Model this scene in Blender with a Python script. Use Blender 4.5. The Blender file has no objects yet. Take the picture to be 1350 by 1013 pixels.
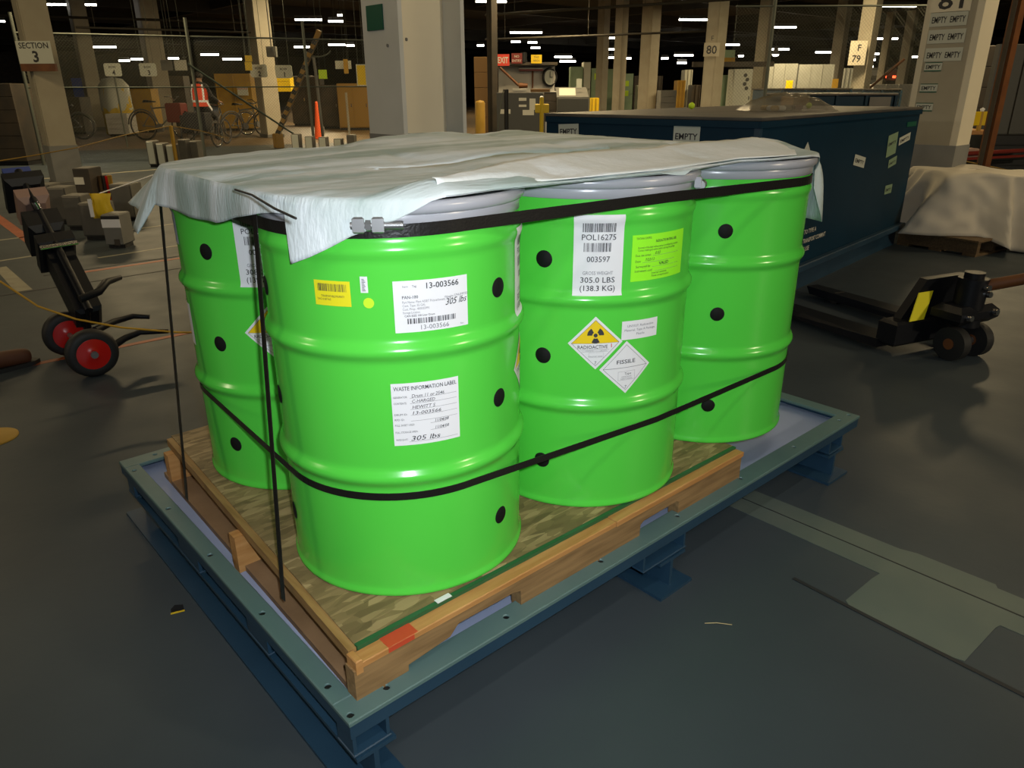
import bpy, bmesh, math, random
import numpy as np
from mathutils import Vector, Matrix, noise
random.seed(7)
PI = math.pi
S = bpy.context.scene
COL = S.collection

# ------------------------------------------------------------------ camera
W, H, FPX = 1350, 1013, 981.63
CAM = np.array([-0.9214, -1.434, 1.380])
YAW, PITCH, ROLL = math.radians(48.2226), math.radians(21.6032), math.radians(0.2587)
_f = np.array([math.cos(PITCH)*math.cos(YAW), math.cos(PITCH)*math.sin(YAW), -math.sin(PITCH)])
_r = np.array([math.sin(YAW), -math.cos(YAW), 0.0])
_d = np.cross(_f, _r)
_r, _d = _r*math.cos(ROLL)+_d*math.sin(ROLL), -_r*math.sin(ROLL)+_d*math.cos(ROLL)
cam = bpy.data.cameras.new('camera'); co = bpy.data.objects.new('camera', cam); COL.objects.link(co)
cam.sensor_width = 36; cam.sensor_fit = 'HORIZONTAL'; cam.lens = FPX/W*36; cam.clip_start = .02; cam.clip_end = 400
co.matrix_world = Matrix(((_r[0], -_d[0], -_f[0], CAM[0]), (_r[1], -_d[1], -_f[1], CAM[1]), (_r[2], -_d[2], -_f[2], CAM[2]), (0, 0, 0, 1)))
S.camera = co

def ray(u, v): return (u-W/2)/FPX*_r + (v-H/2)/FPX*_d + _f
def at(u, v, D): return Vector(CAM + ray(u, v)*D)             # a point of the place at a given distance
def onz(u, v, z=0.0):
    d = ray(u, v); return Vector(CAM + d*((z-CAM[2])/d[2]))
def dep(P): return float((np.array(P)-CAM) @ _f)

# ------------------------------------------------------------------ world, lights, exposure
w = bpy.data.worlds.new('world'); S.world = w; w.use_nodes = True
w.node_tree.nodes['Background'].inputs[0].default_value = (1.0, .86, .66, 1)
w.node_tree.nodes['Background'].inputs[1].default_value = 0.012
S.view_settings.view_transform = 'Standard'; S.view_settings.look = 'None'
S.view_settings.gamma = 1; S.view_settings.use_curve_mapping = False
S.view_settings.exposure = 0.0
def lamp(name, kind, loc, power, color, size=.1, size_y=None, aim=None, **k):
    l = bpy.data.lights.new(name, kind); l.energy = power; l.color = color
    if kind == 'AREA':
        l.size = size
        if size_y: l.shape = 'RECTANGLE'; l.size_y = size_y
    else: l.shadow_soft_size = size
    for a, b in k.items(): setattr(l, a, b)
    o = bpy.data.objects.new(name, l); COL.objects.link(o); o.location = loc
    if aim is not None: o.rotation_euler = (Vector(aim)-Vector(loc)).to_track_quat('-Z', 'Y').to_euler()
    return o
# the camera's own flash, just above and beside the lens
fl = CAM + _r*0.05 - _d*0.045
lamp('camera_flash', 'SPOT', fl, 106, (.86, .93, 1.0), .018, aim=fl+_f+(-.02)*_d, spot_size=math.radians(112), spot_blend=1.0)
# ceiling tubes of the hall (warm), along the aisles; near ones are unseen, added to lift sheet and column
WARM = (1.0, .77, .42)
NEARC = (1.0, .92, .80)
for (x, y, p, c) in ((-2.6, -3.6, 22, NEARC), (-1.2, -2.0, 36, NEARC), (3.6, -3.4, 16, WARM), (-4.5, 2.5, 10, WARM), (1.45, 3.95, 14, WARM), (3.1, 2.85, 22, WARM), (8.8, -1.0, 68, WARM), (-1.5, 9.5, 100, WARM),
                  (7.0, 7.0, 190, WARM), (3.5, 15.5, 260, WARM), (14.0, 3.0, 240, WARM), (12.5, 11.5, 240, WARM), (11.8, 19.5, 340, WARM), (20, 9, 320, WARM), (19, 19, 380, WARM),
                  (16, 30, 480, WARM), (29, 15, 480, WARM), (30, 30, 600, WARM), (24, 42, 600, WARM), (42, 24, 600, WARM)):
    lamp('tube_and_fill_light', 'AREA', (x, y, 4.38), p, c, 2.4, .25)
# unseen warm side lamps, guessed from drum glints and added to lift the column faces
lamp('unseen_side_lamp', 'POINT', (4.5, -11.0, 4.2), 1350, (1.0, .84, .58), .35)
lamp('unseen_side_lamp', 'POINT', (-8.5, 4.2, 4.2), 330, (1.0, .84, .58), .35)

# ------------------------------------------------------------------ materials
def mat(name, col, rough=.5, metal=0, col2=None, scale=8, bump=0, bscale=60, stretch=None, spec=None, coat=0, trans=0, alpha=1, lo=.35, hi=.65, detail=4):
    m = bpy.data.materials.new(name); m.use_nodes = True
    nt = m.node_tree; b = nt.nodes['Principled BSDF']; L = nt.links.new
    c4 = lambda c: (c[0], c[1], c[2], 1)
    b.inputs['Base Color'].default_value = c4(col); b.inputs['Roughness'].default_value = rough; b.inputs['Metallic'].default_value = metal
    if spec is not None: b.inputs['Specular IOR Level'].default_value = spec
    if coat: b.inputs['Coat Weight'].default_value = coat; b.inputs['Coat Roughness'].default_value = .06
    if trans: b.inputs['Transmission Weight'].default_value = trans
    if alpha < 1: b.inputs['Alpha'].default_value = alpha
    tc = nt.nodes.new('ShaderNodeTexCoord'); mp = nt.nodes.new('ShaderNodeMapping'); L(tc.outputs['Object'], mp.inputs['Vector'])
    if stretch: mp.inputs['Scale'].default_value = stretch
    if col2 is not None:
        n = nt.nodes.new('ShaderNodeTexNoise'); n.inputs['Scale'].default_value = scale; n.inputs['Detail'].default_value = detail; L(mp.outputs[0], n.inputs['Vector'])
        r = nt.nodes.new('ShaderNodeValToRGB'); r.color_ramp.elements[0].color = c4(col); r.color_ramp.elements[1].color = c4(col2)
        r.color_ramp.elements[0].position = lo; r.color_ramp.elements[1].position = hi
        L(n.outputs[0], r.inputs[0]); L(r.outputs[0], b.inputs['Base Color'])
    if bump:
        n2 = nt.nodes.new('ShaderNodeTexNoise'); n2.inputs['Scale'].default_value = bscale; n2.inputs['Detail'].default_value = 3; L(mp.outputs[0], n2.inputs['Vector'])
        bp = nt.nodes.new('ShaderNodeBump'); bp.inputs['Strength'].default_value = bump; bp.inputs['Distance'].default_value = .01
        L(n2.outputs[0], bp.inputs['Height']); L(bp.outputs[0], b.inputs['Normal'])
    return m
def emit(name, col, s):
    m = bpy.data.materials.new(name); m.use_nodes = True; nt = m.node_tree
    b = nt.nodes['Principled BSDF']; b.inputs['Base Color'].default_value = (.8, .8, .8, 1)
    b.inputs['Emission Color'].default_value = (*col, 1); b.inputs['Emission Strength'].default_value = s
    return m
M = {}
M['drum'] = mat('drum_green_enamel', (.084, .59, .056), .22, col2=(.092, .62, .060), scale=3, bump=.02, bscale=5, spec=.5)
M['dot'] = mat('black_plastic', (.006, .006, .006), .7, spec=.2)
M['lidgrey'] = mat('grey_paint', (.38, .385, .42), .25, spec=.5)
M['zinc'] = mat('zinc_steel', (.30, .30, .30), .4, .8)
M['strap'] = mat('black_strap', (.010, .009, .008), .32, bump=.1, bscale=200)
M['paper'] = mat('white_paper', (.74, .74, .76), .55)
M['paperw'] = mat('aged_paper', (.66, .64, .55), .6)
M['ink'] = mat('black_ink', (.03, .03, .035), .6)
M['inkgrey'] = mat('grey_ink', (.16, .16, .18), .6)
M['inkred'] = mat('red_ink', (.6, .05, .03), .6)
M['yellow'] = mat('yellow_sticker', (.78, .70, .015), .5)
M['lemon'] = mat('lemon_sticker', (.55, .80, .02), .5)
M['lime'] = mat('lime_sticker', (.30, .94, .02), .5)
M['radyel'] = mat('hazard_yellow', (.80, .56, .002), .5)
M['tarp'] = mat('white_fleece_sheet', (.70, .76, .78), .75, col2=(.34, .43, .40), scale=2.6, stretch=(.55, 3.6, 1), bump=.3, bscale=45, lo=.40, hi=.62)
M['hem'] = mat('double_fleece', (.80, .83, .82), .75, col2=(.70, .735, .71), scale=6, bump=.3, bscale=45)
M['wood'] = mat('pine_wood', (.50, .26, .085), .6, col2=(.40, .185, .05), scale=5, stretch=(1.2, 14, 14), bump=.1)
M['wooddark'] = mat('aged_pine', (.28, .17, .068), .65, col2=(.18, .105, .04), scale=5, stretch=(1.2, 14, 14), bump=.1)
M['woody'] = mat('pine_wood_lengthwise', (.34, .20, .07), .6, col2=(.24, .13, .04), scale=5, stretch=(14, 1.2, 14), bump=.1)
M['palletdark'] = mat('weathered_pallet_wood', (.15, .095, .042), .75, col2=(.09, .055, .026), scale=5, stretch=(1.2, 14, 14), bump=.1)
M['woodback'] = mat('brown_pallet_wood', (.30, .18, .09), .7, col2=(.19, .11, .05), scale=4, bump=.1)  # plain brown wood for deck, bottom and support boards
M['greenpaint'] = mat('green_edge_paint', (.02, .10, .035), .5)
M['redpaint'] = mat('red_mark_paint', (.5, .06, .02), .6)
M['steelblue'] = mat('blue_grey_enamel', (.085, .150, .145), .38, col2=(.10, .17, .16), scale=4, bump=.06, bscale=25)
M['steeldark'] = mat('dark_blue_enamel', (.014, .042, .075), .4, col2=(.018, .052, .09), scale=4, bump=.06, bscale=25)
M['pan'] = mat('lavender_grey_enamel', (.30, .35, .50), .4, col2=(.34, .39, .54), scale=3)
M['container'] = mat('navy_enamel', (.0018, .023, .047), .5, col2=(.0024, .027, .055), scale=2, bump=.05, bscale=8, spec=.2)
M['contlid'] = mat('dusty_lid', (.10, .085, .07), .55, col2=(.05, .05, .05), scale=3)
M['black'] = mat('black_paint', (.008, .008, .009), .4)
M['blackm'] = mat('black_gloss_steel', (.006, .007, .010), .45, spec=.25)
M['partition'] = mat('partition_grey', (.26, .27, .24), .55, col2=(.30, .31, .28), scale=2)
M['rubber'] = mat('black_rubber', (.012, .012, .012), .6)
M['red'] = mat('red_enamel', (.55, .012, .008), .25)
M['darkred'] = mat('dark_red', (.16, .02, .015), .4)
M['orange'] = mat('orange_plastic', (.75, .09, .01), .5)
M['chrome'] = mat('chrome', (.75, .75, .78), .12, 1)
M['bluepl'] = mat('blue_plastic', (.02, .05, .25), .4)
M['tan'] = mat('tan_leather', (.30, .19, .15), .6)
M['leather'] = mat('brown_leather', (.10, .035, .015), .6)
M['colpaint'] = mat('column_cream_paint', (.40, .365, .28), .55, col2=(.36, .32, .24), scale=2.5)
M['colgrey'] = mat('column_grey_paint', (.66, .665, .64), .5, col2=(.61, .615, .59), scale=2)
M['colcream'] = mat('column_warm_cream', (.80, .73, .57), .5, col2=(.76, .69, .54), scale=2)
M['colband'] = mat('column_grey_band', (.25, .25, .24), .55, col2=(.20, .20, .19), scale=3)
M['colblue'] = mat('column_blue_band', (.10, .20, .27), .5)
M['greensign'] = mat('green_placard', (.004, .10, .06), .4)
M['signwhite'] = mat('sign_white', (.55, .57, .50), .5)
M['signyel'] = mat('sign_yellow', (.70, .48, .01), .5)
M['galv'] = mat('galvanised_steel', (.085, .095, .08), .6, .3)
M['greenpole'] = mat('green_painted_pipe', (.03, .045, .035), .6)
M['mesh'] = mat('fence_wire', (.14, .14, .11), .6, .3)
M['dark'] = mat('dark_machine', (.035, .03, .024), .6, col2=(.06, .045, .03), scale=3)
M['grey'] = mat('mid_grey_paint', (.13, .13, .12), .55, col2=(.16, .155, .14), scale=3)
M['greyd'] = mat('dark_grey_paint', (.065, .066, .062), .55)
M['block'] = mat('grey_block', (.10, .095, .08), .6, col2=(.13, .12, .10), scale=6)
M['wallwhite'] = mat('booth_white', (.52, .50, .46), .6)
M['greenm'] = mat('machine_green', (.22, .33, .20), .45, col2=(.28, .38, .25), scale=2)
M['whitem'] = mat('machine_white', (.55, .56, .48), .5)
M['brownm'] = mat('brown_crate', (.22, .12, .04), .6)
M['ochre'] = mat('ochre_paint', (.42, .25, .02), .55, col2=(.34, .19, .015), scale=3)
M['ochred'] = mat('dim_ochre_paint', (.20, .11, .015), .6)
M['rust'] = mat('rust_brown_steel', (.17, .06, .015), .6, col2=(.12, .04, .012), scale=6)
M['skin'] = mat('skin', (.35, .19, .12), .6)
M['trouser'] = mat('dark_trousers', (.012, .012, .016), .8)
M['vest'] = mat('orange_vest', (.80, .07, .02), .6)
M['reflect'] = mat('silver_reflective_tape', (.95, .95, 1.0), .4)
M['hair'] = mat('dark_hair', (.015, .010, .008), .7)
M['plastic'] = mat('clear_plastic_sheet', (.30, .27, .20), .25, alpha=.55, col2=(.18, .16, .12), scale=12, bump=.5, bscale=20)
M['sheet'] = mat('white_cotton_sheet', (.56, .52, .44), .8, col2=(.50, .46, .39), scale=3, bump=.15, bscale=12)
M['rope'] = mat('yellow_rope', (.22, .13, .015), .8)
M['hose'] = mat('yellow_hose', (.50, .28, .02), .5)
M['linew'] = mat('floor_line_cream', (.30, .28, .20), .5, col2=(.24, .22, .16), scale=9)
M['lineo'] = mat('floor_line_orange', (.36, .085, .02), .5, col2=(.28, .065, .02), scale=9)
M['patch'] = mat('floor_patch_green_grey', (.115, .142, .120), .5, col2=(.095, .125, .11), scale=5)
M['aisle'] = mat('brown_aisle_paint', (.115, .075, .032), .5, col2=(.09, .058, .026), scale=1.2)
M['crack'] = mat('floor_joint', (.016, .018, .022), .6)
M['ceil'] = mat('dark_brown_ceiling', (.020, .016, .011), .9, col2=(.028, .022, .014), scale=.6)  # dark brown base with slightly lighter mottling
M['beam'] = mat('dark_roof_steel', (.028, .024, .017), .8)
M['tube'] = emit('fluorescent_tube', (1.0, .93, .80), 14)
M['redlamp'] = emit('red_tail_lamp', (1.0, .08, .02), 4)
M['straw'] = mat('straw', (.5, .4, .2), .7)
# oriented strand board: flakes in different tones and directions
def osb():
    m = bpy.data.materials.new('strand_board'); m.use_nodes = True; nt = m.node_tree; L = nt.links.new; b = nt.nodes['Principled BSDF']
    tc = nt.nodes.new('ShaderNodeTexCoord'); rgb = []
    for ang, sc, seed in ((.35, (9, 34, 1), 0), (2.2, (11, 38, 1), 3.7)):
        mp = nt.nodes.new('ShaderNodeMapping'); mp.inputs['Rotation'].default_value = (0, 0, ang); mp.inputs['Scale'].default_value = sc; mp.inputs['Location'].default_value = (seed, seed, 0)
        L(tc.outputs['Object'], mp.inputs[0])
        v = nt.nodes.new('ShaderNodeTexVoronoi'); v.inputs['Scale'].default_value = 1.6; L(mp.outputs[0], v.inputs['Vector']); rgb.append(v)
    n = nt.nodes.new('ShaderNodeTexNoise'); n.inputs['Scale'].default_value = 9; L(tc.outputs['Object'], n.inputs['Vector'])
    mx = nt.nodes.new('ShaderNodeMix'); mx.data_type = 'RGBA'; L(n.outputs[0], mx.inputs[0]); L(rgb[0].outputs['Color'], mx.inputs[6]); L(rgb[1].outputs['Color'], mx.inputs[7])
    bw = nt.nodes.new('ShaderNodeRGBToBW'); L(mx.outputs[2], bw.inputs[0])
    r = nt.nodes.new('ShaderNodeValToRGB'); e = r.color_ramp.elements; e[0].position = .15; e[0].color = (.13, .085, .038, 1); e[1].position = .8; e[1].color = (.40, .28, .14, 1)
    k = r.color_ramp.elements.new(.5); k.color = (.23, .155, .07, 1)
    L(bw.outputs[0], r.inputs[0]); L(r.outputs[0], b.inputs['Base Color']); b.inputs['Roughness'].default_value = .6
    bp = nt.nodes.new('ShaderNodeBump'); bp.inputs['Strength'].default_value = .15; bp.inputs['Distance'].default_value = .004; L(bw.outputs[0], bp.inputs['Height']); L(bp.outputs[0], b.inputs['Normal'])
    return m
M['osb'] = osb()
def floor_mat():
    m = mat('painted_concrete', (.036, .047, .056), .45, col2=(.051, .065, .073), spec=.28, scale=1.1, bump=.04, bscale=30, lo=.3, hi=.7, detail=8)
    nt = m.node_tree; b = nt.nodes['Principled BSDF']; L = nt.links.new
    tc = nt.nodes.new('ShaderNodeTexCoord'); n = nt.nodes.new('ShaderNodeTexNoise'); n.inputs['Scale'].default_value = 3.5; n.inputs['Detail'].default_value = 6; L(tc.outputs['Object'], n.inputs['Vector'])
    r = nt.nodes.new('ShaderNodeMapRange'); r.inputs[3].default_value = .36; r.inputs[4].default_value = .60; L(n.outputs[0], r.inputs[0]); L(r.outputs[0], b.inputs['Roughness'])
    return m
M['floor'] = floor_mat()
def stripes():
    m = mat('hazard_stripes', (.5, .3, .01), .5); nt = m.node_tree; L = nt.links.new; b = nt.nodes['Principled BSDF']
    tc = nt.nodes.new('ShaderNodeTexCoord'); wv = nt.nodes.new('ShaderNodeTexWave'); wv.wave_type = 'BANDS'; wv.bands_direction = 'DIAGONAL'; wv.inputs['Scale'].default_value = 1.1
    L(tc.outputs['Object'], wv.inputs['Vector'])
    r = nt.nodes.new('ShaderNodeValToRGB'); r.color_ramp.interpolation = 'CONSTANT'; r.color_ramp.elements[0].color = (.01, .01, .01, 1); r.color_ramp.elements[1].position = .5; r.color_ramp.elements[1].color = (.42, .26, .02, 1)
    L(wv.outputs[0], r.inputs[0]); L(r.outputs[0], b.inputs['Base Color']); return m
M['stripes'] = stripes()

# ------------------------------------------------------------------ object helpers
PM = {}                                     # world matrix of every thing / part
class MB:
    def __init__(s): s.v = []; s.f = []; s.sm = []
    def add(s, vs, fs, smooth=False, X=None):
        o = len(s.v)
        s.v += [tuple(X @ Vector(p)) if X is not None else tuple(p) for p in vs]
        s.f += [tuple(i+o for i in f) for f in fs]; s.sm += [smooth]*len(fs); return s
    def box(s, lo, hi, X=None, bev=0):
        x0, y0, z0 = lo; x1, y1, z1 = hi
        if bev:
            b = min(bev, (x1-x0)*.49, (y1-y0)*.49, (z1-z0)*.49); pts = []; 
            for z, k in ((z0, b), (z0+b, 0), (z1-b, 0), (z1, b)):
                pts += [(x0+k+(b if not k else 0)*0, y0+k, z), (x1-k, y0+k, z), (x1-k, y1-k, z), (x0+k, y1-k, z)]
            fs = [(3, 2, 1, 0), (12, 13, 14, 15)]
            for r in range(3):
                for i in range(4): fs.append((r*4+i, r*4+(i+1) % 4, r*4+4+(i+1) % 4, r*4+4+i))
            return s.add(pts, fs, False, X)
        v = [(x0, y0, z0), (x1, y0, z0), (x1, y1, z0), (x0, y1, z0), (x0, y0, z1), (x1, y0, z1), (x1, y1, z1), (x0, y1, z1)]
        return s.add(v, [(3, 2, 1, 0), (4, 5, 6, 7), (0, 1, 5, 4), (1, 2, 6, 5), (2, 3, 7, 6), (3, 0, 4, 7)], False, X)
    def cyl(s, p0, p1, r0, r1=None, n=12, caps=True, smooth=True, X=None):
        r1 = r0 if r1 is None else r1; p0, p1 = Vector(p0), Vector(p1); a = (p1-p0).normalized()
        q = a.orthogonal().normalized(); t = a.cross(q); vs = []
        for p, r in ((p0, r0), (p1, r1)):
            vs += [p+q*r*math.cos(2*PI*i/n)+t*r*math.sin(2*PI*i/n) for i in range(n)]
        s.add(vs, [(i, (i+1) % n, n+(i+1) % n, n+i) for i in range(n)], smooth, X)
        if caps: s.add(vs, [tuple(range(n-1, -1, -1)), tuple(range(n, 2*n))], False, X)
        return s
    def tube(s, pts, r, n=8, X=None, closed=False):
        pts = [Vector(p) for p in pts]; m = len(pts); vs = []; q = None
        for i, p in enumerate(pts):
            a = (pts[(i+1) % m] if (closed or i < m-1) else p) - (pts[i-1] if (closed or i > 0) else p)
            a.normalize()
            if q is None: q = a.orthogonal().normalized()
            q = (q-a*q.dot(a)).normalized(); t = a.cross(q); rr = r[i] if isinstance(r, (list, tuple)) else r
            vs += [p+q*rr*math.cos(2*PI*j/n)+t*rr*math.sin(2*PI*j/n) for j in range(n)]
        fs = []
        for i in range(m if closed else m-1):
            k = (i+1) % m
            fs += [(i*n+j, i*n+(j+1) % n, k*n+(j+1) % n, k*n+j) for j in range(n)]
        s.add(vs, fs, True, X)
        if not closed: s.add(vs, [tuple(range(n-1, -1, -1)), tuple(range((m-1)*n, m*n))], False, X)
        return s
    def lathe(s, prof, n=32, X=None, smooth=True):
        m = len(prof); vs = [(r*math.cos(2*PI*j/n), r*math.sin(2*PI*j/n), z) for r, z in prof for j in range(n)]
        fs = [(i*n+j, i*n+(j+1) % n, (i+1)*n+(j+1) % n, (i+1)*n+j) for i in range(m-1) for j in range(n)]
        return s.add(vs, fs, smooth, X)
    def prism(s, poly, z0, z1, X=None):
        n = len(poly); vs = [(x, y, z0) for x, y in poly]+[(x, y, z1) for x, y in poly]
        return s.add(vs, [tuple(range(n-1, -1, -1)), tuple(range(n, 2*n))]+[(i, (i+1) % n, n+(i+1) % n, n+i) for i in range(n)], False, X)
    def ribbon(s, pts, nrm, up, wd, th):
        vs = []
        for p, n_, u_ in zip(pts, nrm, up):
            p, n_, u_ = Vector(p), Vector(n_), Vector(u_)
            vs += [p-u_*wd/2, p+u_*wd/2, p+u_*wd/2+n_*th, p-u_*wd/2+n_*th]
        m = len(pts); fs = [(0, 1, 2, 3), tuple(reversed(range(4*m-4, 4*m)))]
        for i in range(m-1):
            fs += [(i*4+j, (i+1)*4+j, (i+1)*4+(j+1) % 4, i*4+(j+1) % 4) for j in range(4)]
        return s.add(vs, fs, False)
    def grid(s, P, nu, nv, closed=False, smooth=True):
        fs = []
        for i in range(nu if closed else nu-1):
            for j in range(nv-1):
                k = (i+1) % nu; fs.append((i*nv+j, k*nv+j, k*nv+j+1, i*nv+j+1))
        return s.add(P, fs, smooth)
    def build(s, name, m, parent=None, local=False):
        me = bpy.data.meshes.new(name); v = s.v
        if parent is not None and not local:
            iv = PM[parent.name].inverted(); v = [tuple(iv @ Vector(p)) for p in v]
        me.from_pydata(v, [], s.f); me.materials.append(m if not isinstance(m, str) else M[m])
        me.polygons.foreach_set('use_smooth', s.sm); me.validate(); me.update()
        bm = bmesh.new(); bm.from_mesh(me); bmesh.ops.recalc_face_normals(bm, faces=bm.faces); bm.to_mesh(me); bm.free()
        return link(name, me, parent)
def link(name, me, parent=None):
    o = bpy.data.objects.new(name, me); COL.objects.link(o)
    if parent is not None: o.parent = parent; PM[o.name] = PM[parent.name]
    else: PM[o.name] = Matrix.Identity(4)
    return o
def tag(o, label=None, cat=None, group=None, kind=None):
    if label: o['label'] = label
    if cat: o['category'] = cat
    if group: o['group'] = group
    if kind: o['kind'] = kind
    return o
def thing(name, label, cat, loc=(0, 0, 0), rz=0, group=None):
    o = bpy.data.objects.new(name, None); COL.objects.link(o); o.location = loc; o.rotation_euler = (0, 0, rz); o.empty_display_size = .1
    PM[o.name] = Matrix.Translation(loc) @ Matrix.Rotation(rz, 4, 'Z')
    return tag(o, label, cat, group)
def struct(name, mb, m): return tag(mb.build(name, m), kind='structure')
def solo(name, mb, m, label, cat, group=None): return tag(mb.build(name, m), label, cat, group)

_tc = {}
def text2d(s_, size, bold=0, shear=0):
    key = (s_, bold, shear)
    if key not in _tc:
        c = bpy.data.curves.new('txt', 'FONT'); c.body = s_; c.size = 1; c.offset = bold; c.shear = shear; c.resolution_u = 2; c.align_x = 'LEFT'
        o = bpy.data.objects.new('txt', c); me = bpy.data.meshes.new_from_object(o)
        _tc[key] = (np.array([v.co[:2] for v in me.vertices]).reshape(-1, 2), [tuple(p.vertices) for p in me.polygons])
        bpy.data.objects.remove(o); bpy.data.curves.remove(c); bpy.data.meshes.remove(me)
    v, f = _tc[key]; return v*size, f
class Sheet:
    """a flat label in its own (a, b) coordinates, laid on a surface by fn(a, b, lift)"""
    def __init__(s, fn, parent, name, w_, h_, m, label=None, poly=None, nx=8, lift=.0010, ny=30):
        s.fn, s.w, s.h, s.lift = fn, w_, h_, lift
        mb = MB()
        if poly is None:
            P = []
            for i in range(nx+1):
                for j in range(ny+1): P.append(fn(-w_/2+w_*i/nx, -h_/2+h_*j/ny, lift))
            mb.grid(P, nx+1, ny+1)
        else: s.fan(mb, poly, lift)
        s.o = mb.build(name, m, parent, True)
        if label: s.o['label'] = label
    def fan(s, mb, poly, lift):              # polygon cut in strips so that it can bend
        bm = bmesh.new(); bm.faces.new([bm.verts.new((a, b, 0)) for a, b in poly])
        xs = [p[0] for p in poly]
        for k in range(1, 8):
            x = min(xs)+(max(xs)-min(xs))*k/8
            bmesh.ops.bisect_plane(bm, geom=bm.verts[:]+bm.edges[:]+bm.faces[:], plane_co=(x, 0, 0), plane_no=(1, 0, 0))
        bm.verts.index_update()
        mb.add([s.fn(v.co.x, v.co.y, lift) for v in bm.verts], [tuple(v.index for v in f.verts) for f in bm.faces]); bm.free()
    def part(s, mb, name, m): return mb.build(name, m, s.o, True)
    def texts(s, items, name='lettering', m='ink'):
        mb = MB()
        for it in items:
            st, a, b, size = it[:4]; o = dict(bold=0, shear=0, al='L', wd=None, tilt=0); o.update(it[4] if len(it) > 4 else {})
            v, f = text2d(st, size, o['bold'], o['shear'])
            if len(v) == 0: continue
            if o['wd']: v = v*np.array([o['wd']/(v[:, 0].max()-v[:, 0].min()), 1])
            x0 = v[:, 0].min(); wd = v[:, 0].max()-x0
            sh = {'L': -x0, 'C': -x0-wd/2, 'R': -x0-wd}[o['al']]
            mb.add([s.fn(a+p[0]+sh, b+p[1]+o['tilt']*(p[0]), s.lift+.0009) for p in v], f)
        return s.part(mb, name, m)
    def rects(s, rs, name, m, dl=.0006):
        mb = MB()
        for a0, b0, a1, b1 in rs:
            n = max(1, int((a1-a0)/.02)); P = []
            for i in range(n+1):
                a = a0+(a1-a0)*i/n; P += [s.fn(a, b0, s.lift+dl), s.fn(a, b1, s.lift+dl)]
            mb.grid(P, n+1, 2, smooth=False)
        return s.part(mb, name, m)
    def barcode(s, a0, b0, a1, b1, n=34, seed=1, m='ink'):
        rn = random.Random(seed); ws = [rn.choice((1, 1, 2, 3)) for _ in range(2*n)]; k = (a1-a0)/sum(ws); x = a0; rs = []
        for i, q in enumerate(ws):
            if i % 2 == 0: rs.append((x, b0, x+q*k, b1))
            x += q*k
        return s.rects(rs, 'barcode', m)
    def polys(s, ps, name, m, dl=.0006):
        mb = MB()
        for p in ps: s.fan(mb, p, s.lift+dl)
        return s.part(mb, name, m)
def plane_fn(o, ux, uy, n):
    o, ux, uy, n = Vector(o), Vector(ux).normalized(), Vector(uy).normalized(), Vector(n).normalized()
    return lambda a, b, l: tuple(o+ux*a+uy*b+n*l)
def sign_on(parent, o, ux, n, w_, h_, m, lines, name='sign', label=None, uy=(0, 0, 1), ink='ink', lift=.004):
    iv = PM[parent.name].inverted(); f0 = plane_fn(o, ux, uy, n); fn = lambda a, b, l: tuple(iv @ Vector(f0(a, b, l)))
    sh = Sheet(fn, parent, name, w_, h_, m, label, nx=1, lift=lift, ny=1)
    if lines: sh.texts(lines, 'lettering', ink)
    return sh

# ------------------------------------------------------------------ setting: floor, ceiling, walls
FH = Vector((_f[0], _f[1], 0)).normalized(); RH_ = Vector((_r[0], _r[1], 0)).normalized(); YAWC = math.atan2(FH.y, FH.x)
struct('floor', MB().box((-14, -14, -.2), (95, 95, 0)), 'floor')
struct('ceiling', MB().box((-14, -14, 5.4), (95, 95, 5.6)), 'ceil')
struct('wall_far', MB().box((-14, 94.6, 0), (95, 95, 5.4)), 'dark')
struct('wall_east', MB().box((94.6, -14, 0), (95, 94.6, 5.4)), 'dark')
for i, y in enumerate(range(2, 92, 9)): struct('trim_%d' % (i+1), MB().box((-14, y-.12, 4.85), (95, y+.12, 5.4)), 'beam')
for i, x in enumerate(range(6, 92, 9)): struct('trim_%d' % (i+21), MB().box((x-.1, -14, 5.0), (x+.1, 95, 5.4)), 'beam')
def floor_poly(name, pts, m, z=.0015):
    a = sum(pts[i][0]*pts[(i+1) % len(pts)][1]-pts[(i+1) % len(pts)][0]*pts[i][1] for i in range(len(pts)))
    return struct(name, MB().prism(pts if a > 0 else pts[::-1], 0, z), m)
# pale repaired strip with its wider patch and the joint beside it (beside the steel skid)
floor_poly('floor_repair_strip', [(1.185, -.20), (1.345, -.20), (1.357, -.75), (1.372, -.80), (1.378, -1.02), (1.362, -1.03), (1.36, -2.6), (1.20, -2.6), (1.185, -1.09), (1.165, -1.085), (.962, -1.075), (.955, -1.05), (.958, -.775), (.975, -.755), (1.135, -.76), (1.178, -.765)], 'patch')
dirA = (onz(60, 200), onz(520, 186)); far_ = [(dirA[0].x, dirA[0].y), (dirA[1].x, dirA[1].y)]
e_ = Vector((far_[1][0]-far_[0][0], far_[1][1]-far_[0][1])).normalized(); a_ = Vector(far_[0])-e_*14; b_ = Vector(far_[1])+e_*40; n_ = Vector((-e_.y, e_.x))
floor_poly('floor_brown_aisle', [tuple(a_), tuple(b_), tuple(b_+n_*40), tuple(a_+n_*40)], 'aisle', .0012)
floor_poly('floor_seam_line', [(1.262, -.2), (1.266, -.2), (1.276, -1.4), (1.270, -1.4)], 'crack', .0022)
floor_poly('floor_joint_groove', [(.955, -.60), (.968, -.60), (.957, -.9), (.950, -1.22), (.936, -1.22), (.944, -.9)], 'crack', .002)
floor_poly('floor_orange_line', [(-1.8, 3.105), (2.9, 3.13), (2.9, 3.175), (-1.8, 3.15)], 'lineo')
floor_poly('floor_orange_line', [(.36, 5.6), (.46, 5.6), (.58, 11.0), (.47, 11.0)], 'lineo')
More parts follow.
